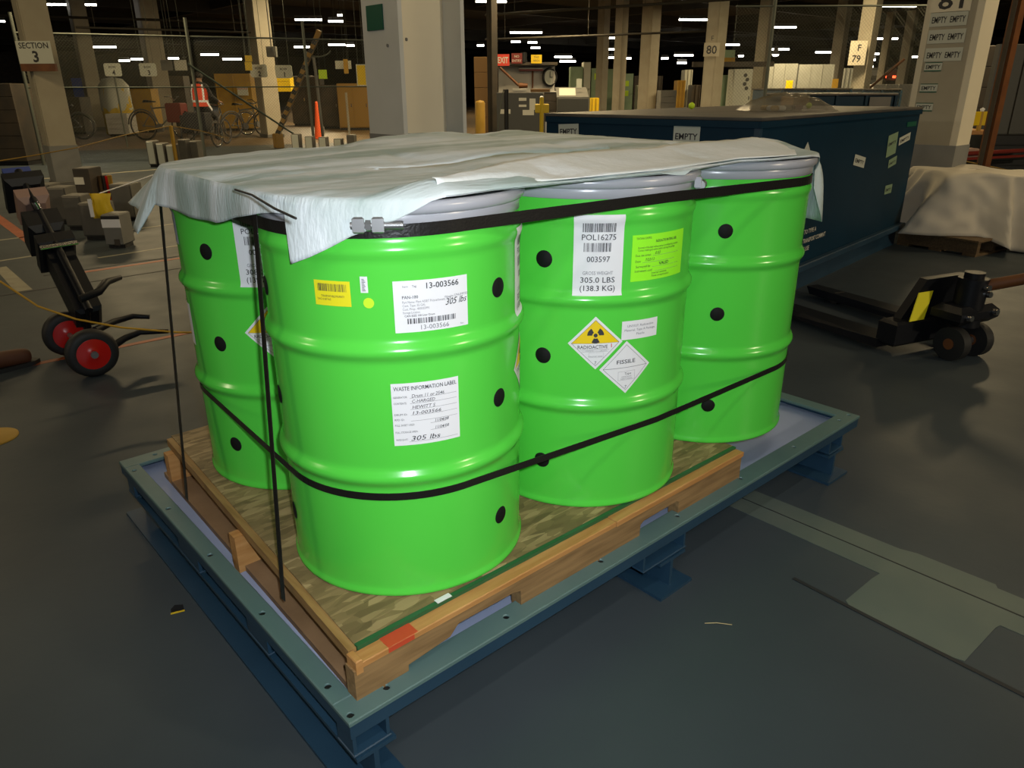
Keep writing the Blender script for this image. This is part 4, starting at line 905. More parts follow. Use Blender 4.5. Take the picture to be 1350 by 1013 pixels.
def pick(c): return 0 if c.z > 1.60 or (abs(c.x) > .2 and c.y > .36 and c.z > 1.0) else (1 if c.z < 1.02 else 2)
skin_body('body', per, V, E, Rr, ('skin', 'trouser', 'trouser'), pick)
rings = [(1.00, .205, .165, .01), (1.10, .195, .15, .015), (1.25, .205, .145, .03), (1.38, .215, .145, .05), (1.48, .20, .125, .06), (1.545, .11, .085, .07)]
P = []
for zz, rx, ry, oy in rings: P += [(rx*math.cos(2*PI*i/28), oy+ry*math.sin(2*PI*i/28), zz) for i in range(28)]
def loftf(n, m): return [(i*n+j, i*n+(j+1) % n, (i+1)*n+(j+1) % n, (i+1)*n+j) for i in range(m-1) for j in range(n)]
vest = MB().add(P, loftf(28, len(rings)), True).build('vest', 'vest', per, True)
rr = MB()
for za, zb in ((1.10, 1.155),):
    P = []
    for zz in (za, zb): P += [(.206*math.cos(2*PI*i/28), .018+.158*math.sin(2*PI*i/28), zz) for i in range(28)]
    rr.add(P, loftf(28, 2), True)
rr.build('waist_stripe', 'reflect', vest, True)
for sx in (-1, 1): MB().add([(sx*.135, -.108, 1.155), (sx*.175, -.085, 1.155), (sx*.18, -.065, 1.38), (sx*.15, -.04, 1.535), (sx*.11, -.045, 1.535), (sx*.135, -.09, 1.38)], [(0, 1, 2, 5), (5, 2, 3, 4)]).build('back_stripe', 'reflect', vest, True)
MB().add([(.19, -.05, 1.10), (.20, -.02, 1.15), (.36, -.09, .93), (.34, -.11, .89)], [(0, 1, 2, 3)]).build('loose_strap', 'reflect', vest, True)
hc = [(.092*math.sin(a), a) for a in (0.05, .5, .9, 1.3, 1.7, 2.0)]
MB().add([(.02+(.09*math.sin(a)+.002)*math.cos(2*PI*i/18), .085+(.108*math.sin(a)+.002)*math.sin(2*PI*i/18), 1.745+.115*math.cos(a)) for a in (.05, .5, .9, 1.3, 1.75, 2.1) for i in range(18)], loftf(18, 6), True).build('hair', 'hair', per, True)
tr = thing('tricycle', 'dark cargo tricycle with rear basket under the rider in the orange vest', 'tricycle', (Pp.x, Pp.y, 0), RZ-.12)
for x, y in ((-.40, -.15), (.40, -.15), (0, 1.15)):
    X = Matrix.Translation((x, y, 0)) @ Matrix.Rotation(PI/2, 4, 'Z'); mb = ring(MB(), (0, 0, .33), .31, .022, X=X); wv = mb.build('wheel', 'rubber', tr, True)
    sp = ring(MB(), (0, 0, .33), .285, .009, X=X)
    for i in range(10): a = 2*PI*i/10; sp.cyl((0, 0, .33), (.28*math.cos(a), 0, .33+.28*math.sin(a)), .003, n=4, caps=False, X=X)
    sp.build('rim_and_spokes', 'chrome', wv, True)
MB().cyl((-.4, -.15, .33), (.4, -.15, .33), .016, n=8).cyl((0, -.15, .33), (0, .35, .35), .02, n=8).cyl((0, .35, .35), (0, .10, .86), .02, n=8).cyl((0, .35, .35), (0, 1.0, .80), .022, n=8).cyl((0, .98, .95), (0, 1.15, .33), .018, n=8).build('frame', 'greyd', tr, True)
MB().box((-.14, -.05, .86), (.14, .2, .93), bev=.03).build('saddle', 'black', tr, True)
MB().tube([(-.30, .50, 1.06), (-.2, .85, 1.04), (0, .95, 1.0), (.2, .85, 1.04), (.30, .50, 1.06)], .014, 8).build('handlebar', 'chrome', tr, True)
bk = MB()
MB().box((-.30, -.42, .42), (.28, -.06, .86), bev=.02).build('rear_basket', 'trouser', tr, True)
MB().box((-.47, -.30, .35), (-.32, .0, .80), bev=.02).build('side_bag', 'trouser', tr, True)
# black and yellow boom
a, b = hp(366, 178, 20), hp(421, 40, 20); d = (b-a).normalized(); Lb = (b-a).length
bo = thing('barrier_boom', 'black and yellow striped boom slanting up beside the ROW 1 sign', 'boom', (a.x, a.y, 0))
X = Matrix.Translation(Vector((0, 0, a.z))) @ d.to_track_quat('Z', 'Y').to_matrix().to_4x4()
MB().box((-.07, -.05, 0), (.07, .05, Lb), X, bev=.008).build('boom_arm', 'ochred', bo, True)
k_ = .02
while k_ < Lb-.25:
    MB().add([tuple(X @ Vector(p)) for p in ((-.074, -.056, k_), (.074, -.056, k_+.13), (.074, -.056, k_+.235), (-.074, -.056, k_+.105), (-.074, .056, k_), (.074, .056, k_+.13), (.074, .056, k_+.235), (-.074, .056, k_+.105))], [(0, 1, 2, 3), (7, 6, 5, 4), (0, 4, 5, 1), (1, 5, 6, 2), (2, 6, 7, 3), (3, 7, 4, 0)]).build('black_band', 'black', bo, True); k_ += .215
MB().box((-.10, -.10, 0), (.10, .10, max(.12, a.z+.04)), bev=.02).build('boom_base', 'ochred', bo, True)
P, w_, z0, z1, R = spot(410, 428, 134, 183)
cn = thing('traffic_cone', 'tall orange traffic cone behind the fence', 'cone', (P.x, P.y, 0))
hc_ = z1; rb = w_*.36
MB().lathe([(rb, .03), (rb*.9, .05), (rb*.28, hc_*.97), (rb*.2, hc_), (.001, hc_)], 20).build('cone_body', 'orange', cn, True)
MB().box((-rb*1.25, -rb*1.25, 0), (rb*1.25, rb*1.25, .035), bev=.01).build('cone_base', 'orange', cn, True)

# ------------------------------------------------------------------ row signs and yellow things beyond the bicycles
for n_, u, v, R in (('4', 148.5, 92, 20.5), ('3', 195, 92, 21.5), ('2', 341, 93.5, 22.5), ('1', 374, 94.5, 22.8)):
    board('row_sign', {'4': 'white rounded sign ROW 4, on a thin post before the covered bin', '3': 'white rounded sign ROW 3, left of the grey hanging panel', '2': 'white rounded sign ROW 2, on the column behind the bicycles', '1': 'white rounded sign ROW 1, above the orange yellow box'}[n_], 'sign', u-11.2, u+11.2, v-8.6, v+8.6, R, 'signwhite', [('ROW', 0, .62, .24, {'bold': .02}), (n_, .04, .10, .52, {'bold': .03})], rnd=1, hang=n_ != '4', post='down' if n_ == '4' else None)
def drape(name, label, cat, u, vt, vb, w_, dp, R, m, m2, cap=.45):
    P = hp(u, (vt+vb)/2, R); h = hp(u, vt, R).z; t = thing(name, label, cat, (P.x, P.y, 0), RZ)
    pr = [(.5, 0), (.5, h*.5), (.46, h*(1-cap*.4)), (.32, h*.96), (.001, h)]; mb = MB(); n = 26
    P_ = [((w_*k*math.cos(2*PI*j/n))*(1+.10*math.sin(5*j+z*9)), (dp*k*math.sin(2*PI*j/n))*(1+.10*math.cos(4*j+z*7)), z) for k, z in pr[:3] for j in range(n)]
    mb.add(P_, loftf(n, 3), True).build('bin_body', m2, t, True)
    pr = [(.53, h*.45), (.52, h*.62), (.49, h*(1-cap*.3)), (.34, h*.985), (.001, h*1.02)]
    P_ = [((w_*k*math.cos(2*PI*j/n))*(1+.07*math.sin(3*j+z*9)), (dp*k*math.sin(2*PI*j/n))*(1+.07*math.cos(5*j)), z+(.08*math.sin(j*1.9) if i == 0 else 0)) for i, (k, z) in enumerate(pr) for j in range(n)]
    mb2 = MB().add(P_, loftf(n, 5), True); mb2.build('cloth_cover', m, t, True); return t
drape('covered_bin', 'yellow waste bin under a white cover below the ROW 4 sign', 'bin', 153, 103, 160, .92, .9, 27, 'signwhite', 'signyel')
cab('stacked_box', 'ochre stacked boxes behind the ROW 3 sign and bicycle', 'box', 176, 202, 117, 165, 28, .6, 'ochre', detail='plank')
cab('storage_bin', 'large ochre bin behind the rider with a red and white notice', 'bin', 288, 333, 97, 172, 29, 1.2, 'ochre', detail='rib')
board('notice_board', 'red and white notice on the ochre bin behind the bicycles', 'sign', 313, 327, 115, 126, 28.7, 'signwhite', [('NOTICE', 0, .72, .22, {'wd': .9})], hang=False, ink='inkred')
board('caution_sign', 'upper of two small yellow squares left of the ROW 2 sign', 'sign', 323, 332, 73, 81, 21.8, 'signyel'); board('caution_sign', 'lower of two small yellow squares left of the ROW 2 sign', 'sign', 323, 332, 81.5, 93, 21.8, 'signyel')
board('wall_panel', 'grey hanging panel just right of the ROW 3 sign', 'panel', 212, 227, 79, 93, 23, 'grey'); board('wall_panel', 'cream hanging panel right of the grey hanging panel', 'panel', 230, 246, 79, 93, 23, 'paperw')
cab('yellow_box', 'orange yellow box under the ROW 1 sign', 'box', 364, 383, 101, 121, 25, .4, 'radyel', detail='plank', floor=False)
cab('work_cabinet', 'dull dark cabinet behind the cone', 'cabinet', 424, 446, 112, 170, 30, .8, 'dark')
cab('work_cabinet', 'brownish ochre cabinet left of the wide pale H column', 'cabinet', 446, 486, 110, 172, 29, .8, 'ochred')
cab('work_cabinet', 'low dark cabinet behind the striped boom', 'cabinet', 384, 424, 100, 172, 33, .8, 'dark')
board('caution_sign', 'yellow square sign above the traffic cone', 'sign', 420, 431, 92, 104, 22, 'lemon')
board('caution_sign', 'tall yellow sign in a white frame beside the wide H column', 'sign', 471, 482, 86, 112, 20, 'signyel', frame='signwhite')
board('window_panel', 'bright white panel with yellow strip high behind the cone', 'panel', 442, 463, 80, 91, 30, 'signwhite')
board('caution_sign', 'narrow ochre sign over the bright white panel', 'sign', 453, 459, 78, 97, 29.5, 'ochre')
solo('leaning_pole', MB().cyl(hp(456, 122, 20), Vector((hp(461, 180, 20).x, hp(461, 180, 20).y, 0)), .03, n=8), 'colpaint', 'thin pale pole standing before the ochre cabinet', 'pole')
solo('light_pole', MB().tube([hp(413, 74, 21), hp(416, 95, 21), Vector((hp(424, 158, 21).x, hp(424, 158, 21).y, 0))], .04, 8), 'grey', 'slim grey pole beside the traffic cone', 'pole')
cc_ = [hp(418, 62, 20)+RH_*(.35*math.cos(x))+Vector((0, 0, .22*math.sin(x))) for x in [3.3+.2*i for i in range(14)]]
solo('cable_loop', MB().tube(cc_, .02, 6), 'galv', 'hanging cable loop at the top of the striped boom', 'cable')
eb, w_, h_ = cab('electric_box', 'grey electrical box high on the ROW 2 column', 'box', 351, 363, 61, 75, 23.6, .2, 'grey', floor=False); MB().cyl((0, .1, h_), (0, .1, h_+1.9), .02, n=8).build('conduit', 'grey', eb, True)
cab('tool_cabinet', 'blue cabinet behind the first bicycle', 'cabinet', 96, 111, 103, 131, 32, .5, 'bluepl')
cab('storage_rack', 'dark machine rack at the far left behind the SECTION 3 column', 'rack', -30, 24, 110, 205, 15.5, .7, 'dark', detail='plank')
cab('storage_rack', 'dark machinery block between SECTION 3 column and first bicycle', 'rack', 84, 108, 128, 168, 27, .7, 'dark', detail='plank')
cab('storage_rack', 'dark shelving behind the hanging panels and rider', 'rack', 210, 246, 100, 168, 31, .6, 'dark', detail='plank')
cab('wooden_crate', 'wide pale crate low behind the covered bin', 'crate', 140, 168, 150, 164, 25.6, .6, 'wallwhite', detail='plank')
# rope barrier on yellow stands
solo('rope_barrier', MB().tube([hp(-5, 213, 10.2), hp(45, 205, 10.5), hp(100, 195, 11), hp(165, 178, 14), hp(225, 166, 15), hp(262, 172, 15.3), hp(300, 182, 15.6)], .008, 6), 'rope', 'yellow rope strung across in front of the bicycles', 'rope')
solo('stand_pole', MB().cyl(hp(225, 166, 15), Vector((hp(225, 166, 15).x, hp(225, 166, 15).y, 0)), .035, n=10), 'ochre', 'ochre post holding up the yellow rope', 'pole')
# white-fronted small blocks along the fence
for i, (u, v0, v1) in enumerate(((198, 186, 203), (211, 189, 204), (224, 191, 205), (240, 184, 199), (255, 186, 200), (389, 177, 190), (407, 180, 192), (425, 181, 193), (445, 183, 194), (462, 178, 190))):
    cab('marker_block', ['white fronted block left of the ochre rope post, first of three', 'white fronted block left of the ochre rope post, second of three', 'white fronted block touching the ochre rope post', 'grey block just right of the ochre rope post', 'grey block at the fence post below the rider', 'white fronted block nearest the striped boom', 'white fronted block between striped boom and cone', 'white fronted block at the foot of the traffic cone', 'white fronted block right of the traffic cone', 'plain grey block last in the row before the wide H column'][i], 'block', u-5, u+5, v0, v1, 15.0 if u < 300 else 16.5,   .25, 'block', detail='plain', group='white fronted blocks along the fence', m2='signwhite' if i not in (3, 4, 9) else 'block')

# ------------------------------------------------------------------ grey floor blocks, bin of rolls and hanging tag near the SECTION 3 column
BL = [((46, 70), 243, 290), ((66, 90), 247, 296), ((85, 110), 258, 304), ((107, 139), 268, 317)]
LB = ('grey floor block at the far left end of the row', 'second grey floor block from the left end of the row', 'third grey floor block, beside the row end with the tag', 'grey floor block right behind the one with the white band')
for (uu, v0, v1), lb in zip(BL, LB): cab('floor_block', lb, 'block', uu[0], uu[1], v0, v1, None, .22, 'block', detail='plain', group='row of grey floor blocks')
cab('floor_block', 'grey floor block behind the yellow bag', 'block', 148, 176, 243, 292, None, .25, 'block', detail='plain', group='row of grey floor blocks')
fb_, w_, h_ = cab('floor_block', 'foremost grey block with a white band under the yellow bag', 'block', 137, 160, 283, 328, None, .22, 'grey', detail=None, group='row of grey floor blocks')
MB().box((-w_/2-.004, -.006, h_*.62), (w_/2+.004, -.001, h_*.86)).build('white_band', 'paper', fb_, True); MB().box((-w_/2-.004, -.006, h_*.87), (w_/2+.004, -.001, h_*.95)).build('dark_band', 'rubber', fb_, True); MB().box((.0, -.006, h_*.1), (w_*.3, -.001, h_*.28)).build('dark_patch', 'dark', fb_, True)
P, w_, z0, z1, R = spot(121, 148, 255, 288, rng(onz(123, 317))-.12)
bag = thing('yellow_bag', 'yellow plastic bag with a white tag hung above the foremost grey block', 'bag', (P.x, P.y, z0), RZ)
Pg = []; nu, nv = 9, 9
for sgn in (-1, 1):
    for i in range(nu):
        for j in range(nv):
            a, b = i/(nu-1)*2-1, j/(nv-1); Pg.append((a*w_/2*(1+.12*math.sin(b*7)), sgn*.035*(1-a*a)*(1-(2*b-1)**4)+.008*math.sin(9*a+5*b), b*(z1-z0)))
mb = MB(); mb.grid(Pg[:81], nu, nv); mb.grid(Pg[81:], nu, nv); mb.build('bag_body', 'signyel', bag, True)
MB().box((-w_*.52, -.05, .02), (-w_*.34, -.044, (z1-z0)*.8)).build('tag', 'paper', bag, True)
MB().tube([(0, 0, z1-z0), (w_*.5, .2, (z1-z0)*1.15), (w_*1.6, .5, (z1-z0)*1.5)], .006, 6).build('tie_cord', 'paper', bag, True)
bn, w_, h_ = cab('dark_bin', 'dark bin with a pale label behind the grey floor blocks', 'bin', 99, 120, 222, 262, 9.6, .3, 'dark', detail=None)
MB().box((-w_/2, -.006, h_*.60), (w_*.1, -.001, h_*.78)).build('pale_label', 'paperw', bn, True)
for i, (u, m) in enumerate(((126, 'orange'), (131, 'brownm'), (136, 'dark'), (141, 'red'), (144, 'ochre'))):
    a = hp(u, 231+i % 2, 9.8); b = hp(u+5, 262, 9.8); solo('rolled_bundle', MB().cyl((b.x, b.y, 0), a, .028, .028, 10), m, ('orange', 'brown', 'dark', 'red', 'ochre')[i]+' roll standing upright behind the yellow bag', 'roll')

# ------------------------------------------------------------------ hand truck, boot, hose, disc (near left)
ax0, ax1 = Vector((-.115, 2.72, .125)), Vector((-.125, 3.17, .125))
ht = thing('hand_truck', 'black hand truck with red wheels tilted back beside the drums', 'hand truck', (-.12, 2.95, 0))
for p, sg in ((ax0, -1), (ax1, 1)):
    w0 = MB(); X = Matrix.Translation(p) @ Matrix.Rotation(PI/2, 4, 'X')
    tyre = MB().lathe([(.080, -.035), (.105, -.038), (.122, -.025), (.126, 0), (.122, .025), (.105, .038), (.080, .035)], 36, X).build('tyre', 'rubber', ht)
    MB().lathe([(.001, -.040), (.03, -.040), (.045, -.030), (.078, -.036), (.084, -.033), (.084, .033), (.078, .036), (.045, .030), (.03, .040), (.001, .040)], 36, X).build('wheel_hub', 'red', tyre)
    MB().cyl(p+Vector((0, sg*.03, 0)), p+Vector((0, sg*.055, 0)), .018, n=12).build('hub_cap', 'zinc', tyre)
MB().cyl(ax0, ax1, .014, n=10).build('axle', 'zinc', ht)
tA = at(22, 232, 4.35); mid0 = (ax0+ax1)/2+Vector((.07, 0, .10))
up = (tA-mid0); upn = up.normalized(); sd = Vector((0, 1, 0)); sd = (sd-upn*sd.dot(upn)).normalized(); nn = upn.cross(sd)
for k_ in (-1, 1):
    MB().tube([mid0+sd*k_*.10, mid0+sd*k_*.10+up*.5, mid0+sd*k_*.085+up*.95], .021, 10).build('side_rail', 'blackm', ht)
for q in (.02, .22, .46, .68, .90): MB().cyl(mid0+up*q-sd*.10, mid0+up*q+sd*.10, .015, n=8).build('cross_bar', 'blackm', ht)
X = Matrix((( *sd, 0), (*nn, 0), (*upn, 0), (0, 0, 0, 1))).transposed(); X = Matrix.Translation(mid0) @ X; L_ = up.length
MB().box((-.075, -.075, .02), (.075, .055, L_*.50), X, bev=.02).build('back_plate', 'blackm', ht)
MB().box((-.12, -.10, L_*.42), (.12, .085, L_*.50), X, bev=.015).build('chime_clamp', 'blackm', ht)
MB().box((-.130, -.10, L_*.385), (-.1205, .085, L_*.410), X, bev=.003).build('clamp_bar', 'chrome', ht)
MB().box((-.11, -.09, L_*.53), (.13, .09, L_*.68), X, bev=.03).build('latch_housing', 'blackm', ht)
MB().cyl(X @ Vector((-.11, 0, L_*.66)), X @ Vector((-.14, .01, L_*.68)), .016, n=10).build('latch_pin', 'chrome', ht)
MB().box((-.11, -.085, L_*.72), (.10, .075, L_*.83), X, bev=.03).build('grip_sleeve', 'tan', ht)
MB().box((-.13, -.10, L_*.835), (.13, .10, L_*.93), X, bev=.03).build('handle_block', 'blackm', ht)
MB().box((-.06, -.07, L_*.93), (.10, .07, L_*1.03), X, bev=.03).build('handle_cap', 'bluepl', ht)
def pz(u, v, z): return onz(u, v, z)
for pts in (((125, 436, .20), (150, 424, .20), (175, 417, .19), (197, 418, .18)), ((148, 457, .13), (165, 446, .15), (185, 438, .16), (222, 437, .15))):
    MB().tube([pz(*p) for p in pts], [.020, .018, .016, .012], 10).build('drum_hook', 'blackm', ht)
MB().tube([pz(105, 395, .42), pz(130, 385, .44), pz(140, 372, .46), pz(158, 366, .45)], [.02, .02, .02, .014], 8).build('chime_hook', 'blackm', ht)
bt = thing('work_boot', 'brown work boot at the left edge by the orange floor line', 'boot', (-.44, 3.15, 0))
Vb = [(0, 0, .055), (-.10, -.02, .065), (-.17, -.03, .10), (-.18, -.03, .26), (.07, .01, .05), (.10, .015, .045)]
bb = skin_body('boot_upper', bt, [(x+.02, y, z) for x, y, z in Vb], [(0, 1), (1, 2), (2, 3), (0, 4), (4, 5)], [.048, .05, .055, .06, .045, .036], ('leather',), lambda c: 0)
MB().prism([(-.22, -.085), (-.02, -.06), (.12, -.035), (.155, .01), (.12, .06), (-.02, .055), (-.22, .03)], 0, .022).build('sole', 'rubber', bt, True)
solo('stretched_rope', MB().tube([hp(-60, 340, 3.75), hp(0, 371, 3.7), hp(50, 404, 3.65), hp(100, 421, 3.6), hp(160, 432, 3.6), hp(230, 438, 3.6), hp(300, 440, 3.55), hp(380, 470, 3.5), Vector((hp(420, 500, 3.5).x, hp(420, 500, 3.5).y, .01))], .0052, 8), 'hose', 'thin yellow rope stretched past the front of the hand truck', 'rope')
dc = thing('floor_marker', 'yellow round floor marker cut off by the left picture edge', 'marker', (-.668, 2.20, 0))
MB().lathe([(.105, 0), (.105, .004), (.098, .007), (.001, .007)], 32).build('marker_disc', 'ochre', dc, True); MB().lathe([(.03, .0072), (.03, .010), (.001, .011)], 16).build('marker_centre', 'signyel', dc, True)
P = onz(234, 805); db = thing('tape_scrap', 'scrap of black and yellow tape on the floor beside the skid', 'tape', (P.x, P.y, 0), -.35)
MB().add([(-.016, -.010, .001), (.018, -.008, .001), (.016, .008, .010), (-.006, .012, .012), (-.017, .004, .006)], [(0, 1, 2, 3, 4)]).build('black_fold', 'dot', db, True); MB().box((-.018, -.013, 0), (.019, -.009, .003), Matrix.Rotation(.05, 4, 'Z')).build('yellow_edge', 'signyel', db, True)
solo('straw', MB().tube([onz(929, 822, .003), onz(945, 821.5, .005), onz(965, 824, .003)], .0012, 6), 'straw', 'short straw lying on the open floor in front', 'straw')

# ------------------------------------------------------------------ booth with EXIT sign and clock
booth = thing('control_booth', 'white booth with dark roof ledge, clock and EXIT sign', 'booth', tuple(Vector((1, 1, 0))*0+Vector((hp(698, 150, 21).x, hp(698, 150, 21).y, 0))), RZ)
def bz(v, u=698, R=21): return hp(u, v, R).z
sc = 21/FPX*1.0
kx = lambda u: (hp(u, 110, 21)-hp(698, 110, 21)).dot(RH_)
MB().box((kx(664), 0, 0), (kx(731), .12, bz(87)), bev=.005).build('front_wall', 'wallwhite', booth, True)
MB().box((kx(657), -.02, 0), (kx(664), 2.4, bz(87)), bev=.005).build('side_wall', 'wallwhite', booth, True)
MB().box((kx(652), -.5, bz(87)), (kx(733), 2.6, bz(83)), bev=.01).build('roof_ledge', 'dark', booth, True)
MB().box((kx(684), -.22, bz(94)), (kx(715), -.001, bz(90)), bev=.01).build('lamp_hood', 'darkred', booth, True)
MB().box((kx(684), -.23, bz(91.2)), (kx(715), -.222, bz(90))).build('lamp_edge', 'signwhite', booth, True)
MB().cyl((kx(702), -.05, bz(94)), (kx(702), -.05, bz(116)), .022, n=8).build('down_pipe', 'rust', booth, True)
sgx = sign_on(booth, Vector(PM[booth.name] @ Vector((kx(663.5), -.52, bz(80)))), RH_, -FH, .32, .27, 'inkred', [('EXIT', 0, -.07, .2, dict(al='C', bold=.02, wd=.26))], 'exit_sign', 'red EXIT sign with white letters', ink='signwhite')
sign_on(booth, Vector(PM[booth.name] @ Vector((kx(681), -.52, bz(78)))), RH_, -FH, .27, .24, 'darkred', [('NO', 0, .02, .08, dict(al='C')), ('ENTRY', 0, -.08, .08, dict(al='C'))], 'red_notice', 'faded red notice', ink='signwhite')
sign_on(booth, Vector(PM[booth.name] @ Vector((kx(706), -.52, bz(79)))), RH_, -FH, .27, .20, 'signyel', [('THIS', 0, .02, .07, dict(al='C')), ('AREA', 0, -.06, .07, dict(al='C'))], 'yellow_notice', 'yellow notice on the ledge')
MB().cyl((kx(690), -.45, bz(83)), (kx(690), -.45, bz(70)), .08, n=12).build('warning_beacon', 'black', booth, True)
ck = thing('wall_clock', 'round wall clock with black rim on the white booth', 'clock', tuple(PM[booth.name] @ Vector((kx(723.5), -.02, bz(102)))), RZ+.6)
Xc = Matrix.Rotation(PI/2, 4, 'X')
MB().lathe([(.185, 0), (.235, 0), (.235, .05), (.20, .07), (.185, .05)], 32, Xc).build('rim', 'black', ck, True); MB().lathe([(.001, .03), (.19, .03)], 32, Xc).build('dial', 'signwhite', ck, True)
MB().box((-.008, -.045, 0), (.008, -.04, .14)).build('hand', 'black', ck, True); MB().box((-.008, -.045, -.004), (.09, -.04, .008)).build('hand', 'black', ck, True)
a, b = hp(659, 89, 20), hp(684, 113, 20); solo('swing_boom', MB().cyl(a, b, .03, n=8).cyl(b, b+RH_*.22, .07, .05, n=8), 'rust', 'dark slanting arm in front of the white booth', 'arm')
g1, w_, h_ = cab('steel_cabinet', 'grey steel cabinet covered in paper notes below the booth', 'cabinet', 655, 716, 122, 190, 17, .6, 'greyd', detail=None)
for i, (u0, u1, v0, v1) in enumerate(((684, 694, 129, 133), (684, 694, 138, 141), (698, 706, 130, 145), (689, 704, 145, 152), (659, 673, 144, 150))):
    p = lambda u: (hp(u, 140, 17)-hp(685.5, 140, 17)).dot(RH_); MB().box((p(u0), -.008, hp(690, v1, 17).z), (p(u1), -.001, hp(690, v0, 17).z)).build('paper_note', 'paperw', g1, True)
MB().box((-w_/2, -.02, .05), (w_/2, -.001, .1)).build('kick_strip', 'black', g1, True)
cab('wooden_box', 'orange brown wooden box on top of the grey noted cabinet', 'box', 700, 725, 117, 121.5, 17.3, .5, 'brownm', detail='plank', floor=False)
cab('wooden_box', 'clear pale tray on the grey cabinet below the slanting arm', 'tray', 676, 694, 117, 125, 17.2, .4, 'wallwhite', detail='plank', floor=False)
solo('black_post', MB().cyl((hp(667.5, 150, 15.5).x, hp(667.5, 150, 15.5).y, 0), hp(667.5, 118, 15.5), .045, n=10), 'black', 'black post in front of the grey noted cabinet', 'post')
yp = thing('yellow_stand', 'yellow post with a square yellow sign by the container end', 'stand', (hp(714, 150, 10.8).x, hp(714, 150, 10.8).y, 0), RZ)
MB().cyl((0, 0, 0), (0, 0, hp(714, 128, 10.8).z), .028, n=10).build('post', 'signyel', yp, True); MB().box((-.09, -.02, hp(714, 149, 10.8).z), (.10, .02, hp(714, 137, 10.8).z), bev=.01).build('plate', 'signyel', yp, True); MB().cyl((0, 0, hp(714, 128, 10.8).z), (0, 0, hp(714, 126.5, 10.8).z), .03, .01, n=10).build('cap', 'paper', yp, True)
MB().box((.05, .0, 0), (.11, .02, hp(714, 160, 10.8).z)).build('white_plate', 'paper', yp, True)
bl = thing('yellow_bollard', 'yellow bollard beside the wide H column', 'bollard', (hp(633, 150, 12).x, hp(633, 150, 12).y, 0))
MB().lathe([(.075, 0), (.075, hp(633, 136, 12).z), (.055, hp(633, 133, 12).z), (.001, hp(633, 132, 12).z)], 18).build('post', 'ochre', bl, True); MB().lathe([(.12, 0), (.12, .02), (.076, .02)], 18).build('base_flange', 'ochre', bl, True)
cab('parts_shelf', 'pale shelving with brown boxes between bollard and dark column', 'shelf', 626, 647, 75, 175, 19, .5, 'brownm', detail='plank')
solo('white_cable', MB().tube([hp(664, 118, 15.3), hp(660, 140, 15.3), Vector((hp(650, 170, 15.3).x, hp(650, 170, 15.3).y, 0))], .012, 6), 'galv', 'pale cable hanging beside the black post', 'cable')
# desk with papers, machine cabinets, bin
dk, w_, h_ = cab('work_desk', 'grey sloped desk with white papers behind the blue container', 'desk', 734, 776, 128, 150, 19, .8, 'grey', detail='door', m2='greyd')
MB().add([(-w_/2, 0, h_), (w_/2, 0, h_), (w_/2, .8, h_+.22), (-w_/2, .8, h_+.22), (w_/2, .8, h_), (-w_/2, .8, h_)], [(0, 1, 2, 3), (1, 4, 2), (0, 3, 5), (3, 2, 4, 5)]).build('sloped_top', 'grey', dk, True)
MB().add([(-w_*.42, .1, h_+.035), (w_*.1, .1, h_+.035), (w_*.14, .7, h_+.2), (-w_*.38, .7, h_+.2)], [(0, 1, 2, 3)]).build('paper_sheet', 'signwhite', dk, True)
board('document_holder', 'white tilted document holder above the grey desk', 'holder', 760, 767, 104, 116, 19.3, 'signwhite', hang=False)
cab('low_bench', 'dark bench under the clock beside the grey desk', 'bench', 718, 733, 122, 150, 19.2, .7, 'dark', detail='plank', top='wallwhite')
for u0, u1, v0, m, lb in ((752, 768, 88, 'greenm', 'green machine cabinet behind the document holder'), (769, 778, 82, 'whitem', 'narrow bright white cabinet beside the green ones'), (779, 792, 90, 'greenm', 'green cabinet with a yellow sticker left of the tan columns'), (796, 816, 91, 'greenm', 'green machine cabinet between the two tan columns'), (818, 834, 97, 'greenm', 'green cabinet with two yellow stickers'), (835, 842, 100, 'dark', 'dark narrow cabinet right of the green ones'), (842, 851, 112, 'whitem', 'low white cabinet left of the wide pale column')):
    t, w_, h_ = cab('machine_cabinet', lb, 'cabinet', u0, u1, v0, 150, 40 if u0 != 842 else 38, 1.2, m)
    if 'sticker' in lb:
        for z in ((.78,) if 'two' not in lb else (.72, .5)): MB().box((-w_*.2, -.03, h_*z), (w_*.15, -.0185, h_*(z+.12))).build('yellow_sticker', 'lemon', t, True)
cab('waste_bin', 'small yellow bin at the foot of the tan columns', 'bin', 779, 789, 129, 142, 30, .4, 'signyel', detail='rib')
cab('crate', 'olive grey crate behind the yellow ball', 'crate', 871, 891, 119, 145, 28, .8, 'grey', detail='plank')
for u0, u1, v0, v1, m, lb in ((893, 902, 106, 140, 'ochre', 'orange brown machine part beside column 80'), (902, 911, 92, 140, 'whitem', 'pale slim machine left of column 80'), (864, 872, 100, 140, 'dark', 'dark machine right of the wide pale column'), (912, 922, 112, 140, 'dark', 'dark clutter at the foot of column 80')):
    cab('machine', lb, 'machine', u0, u1, v0, v1, {893: 33, 902: 35, 864: 37, 912: 34}[u0], .8, m, detail='rib')
cab('machine_cabinet', 'grey green cabinet right of column 80', 'cabinet', 949, 970, 99, 150, 29, .8, 'greenm'); mw, w_, h_ = cab('machine', 'white machine with round gauges behind the container', 'machine', 966, 990, 91, 150, 28, .8, 'whitem')
for i in range(4): MB().cyl((w_*(.1+.12*(i % 2)), -.05, h_*(.9-.07*i)), (w_*(.1+.12*(i % 2)), -.0185, h_*(.9-.07*i)), .06, n=12).build('gauge', 'greyd', mw, True)
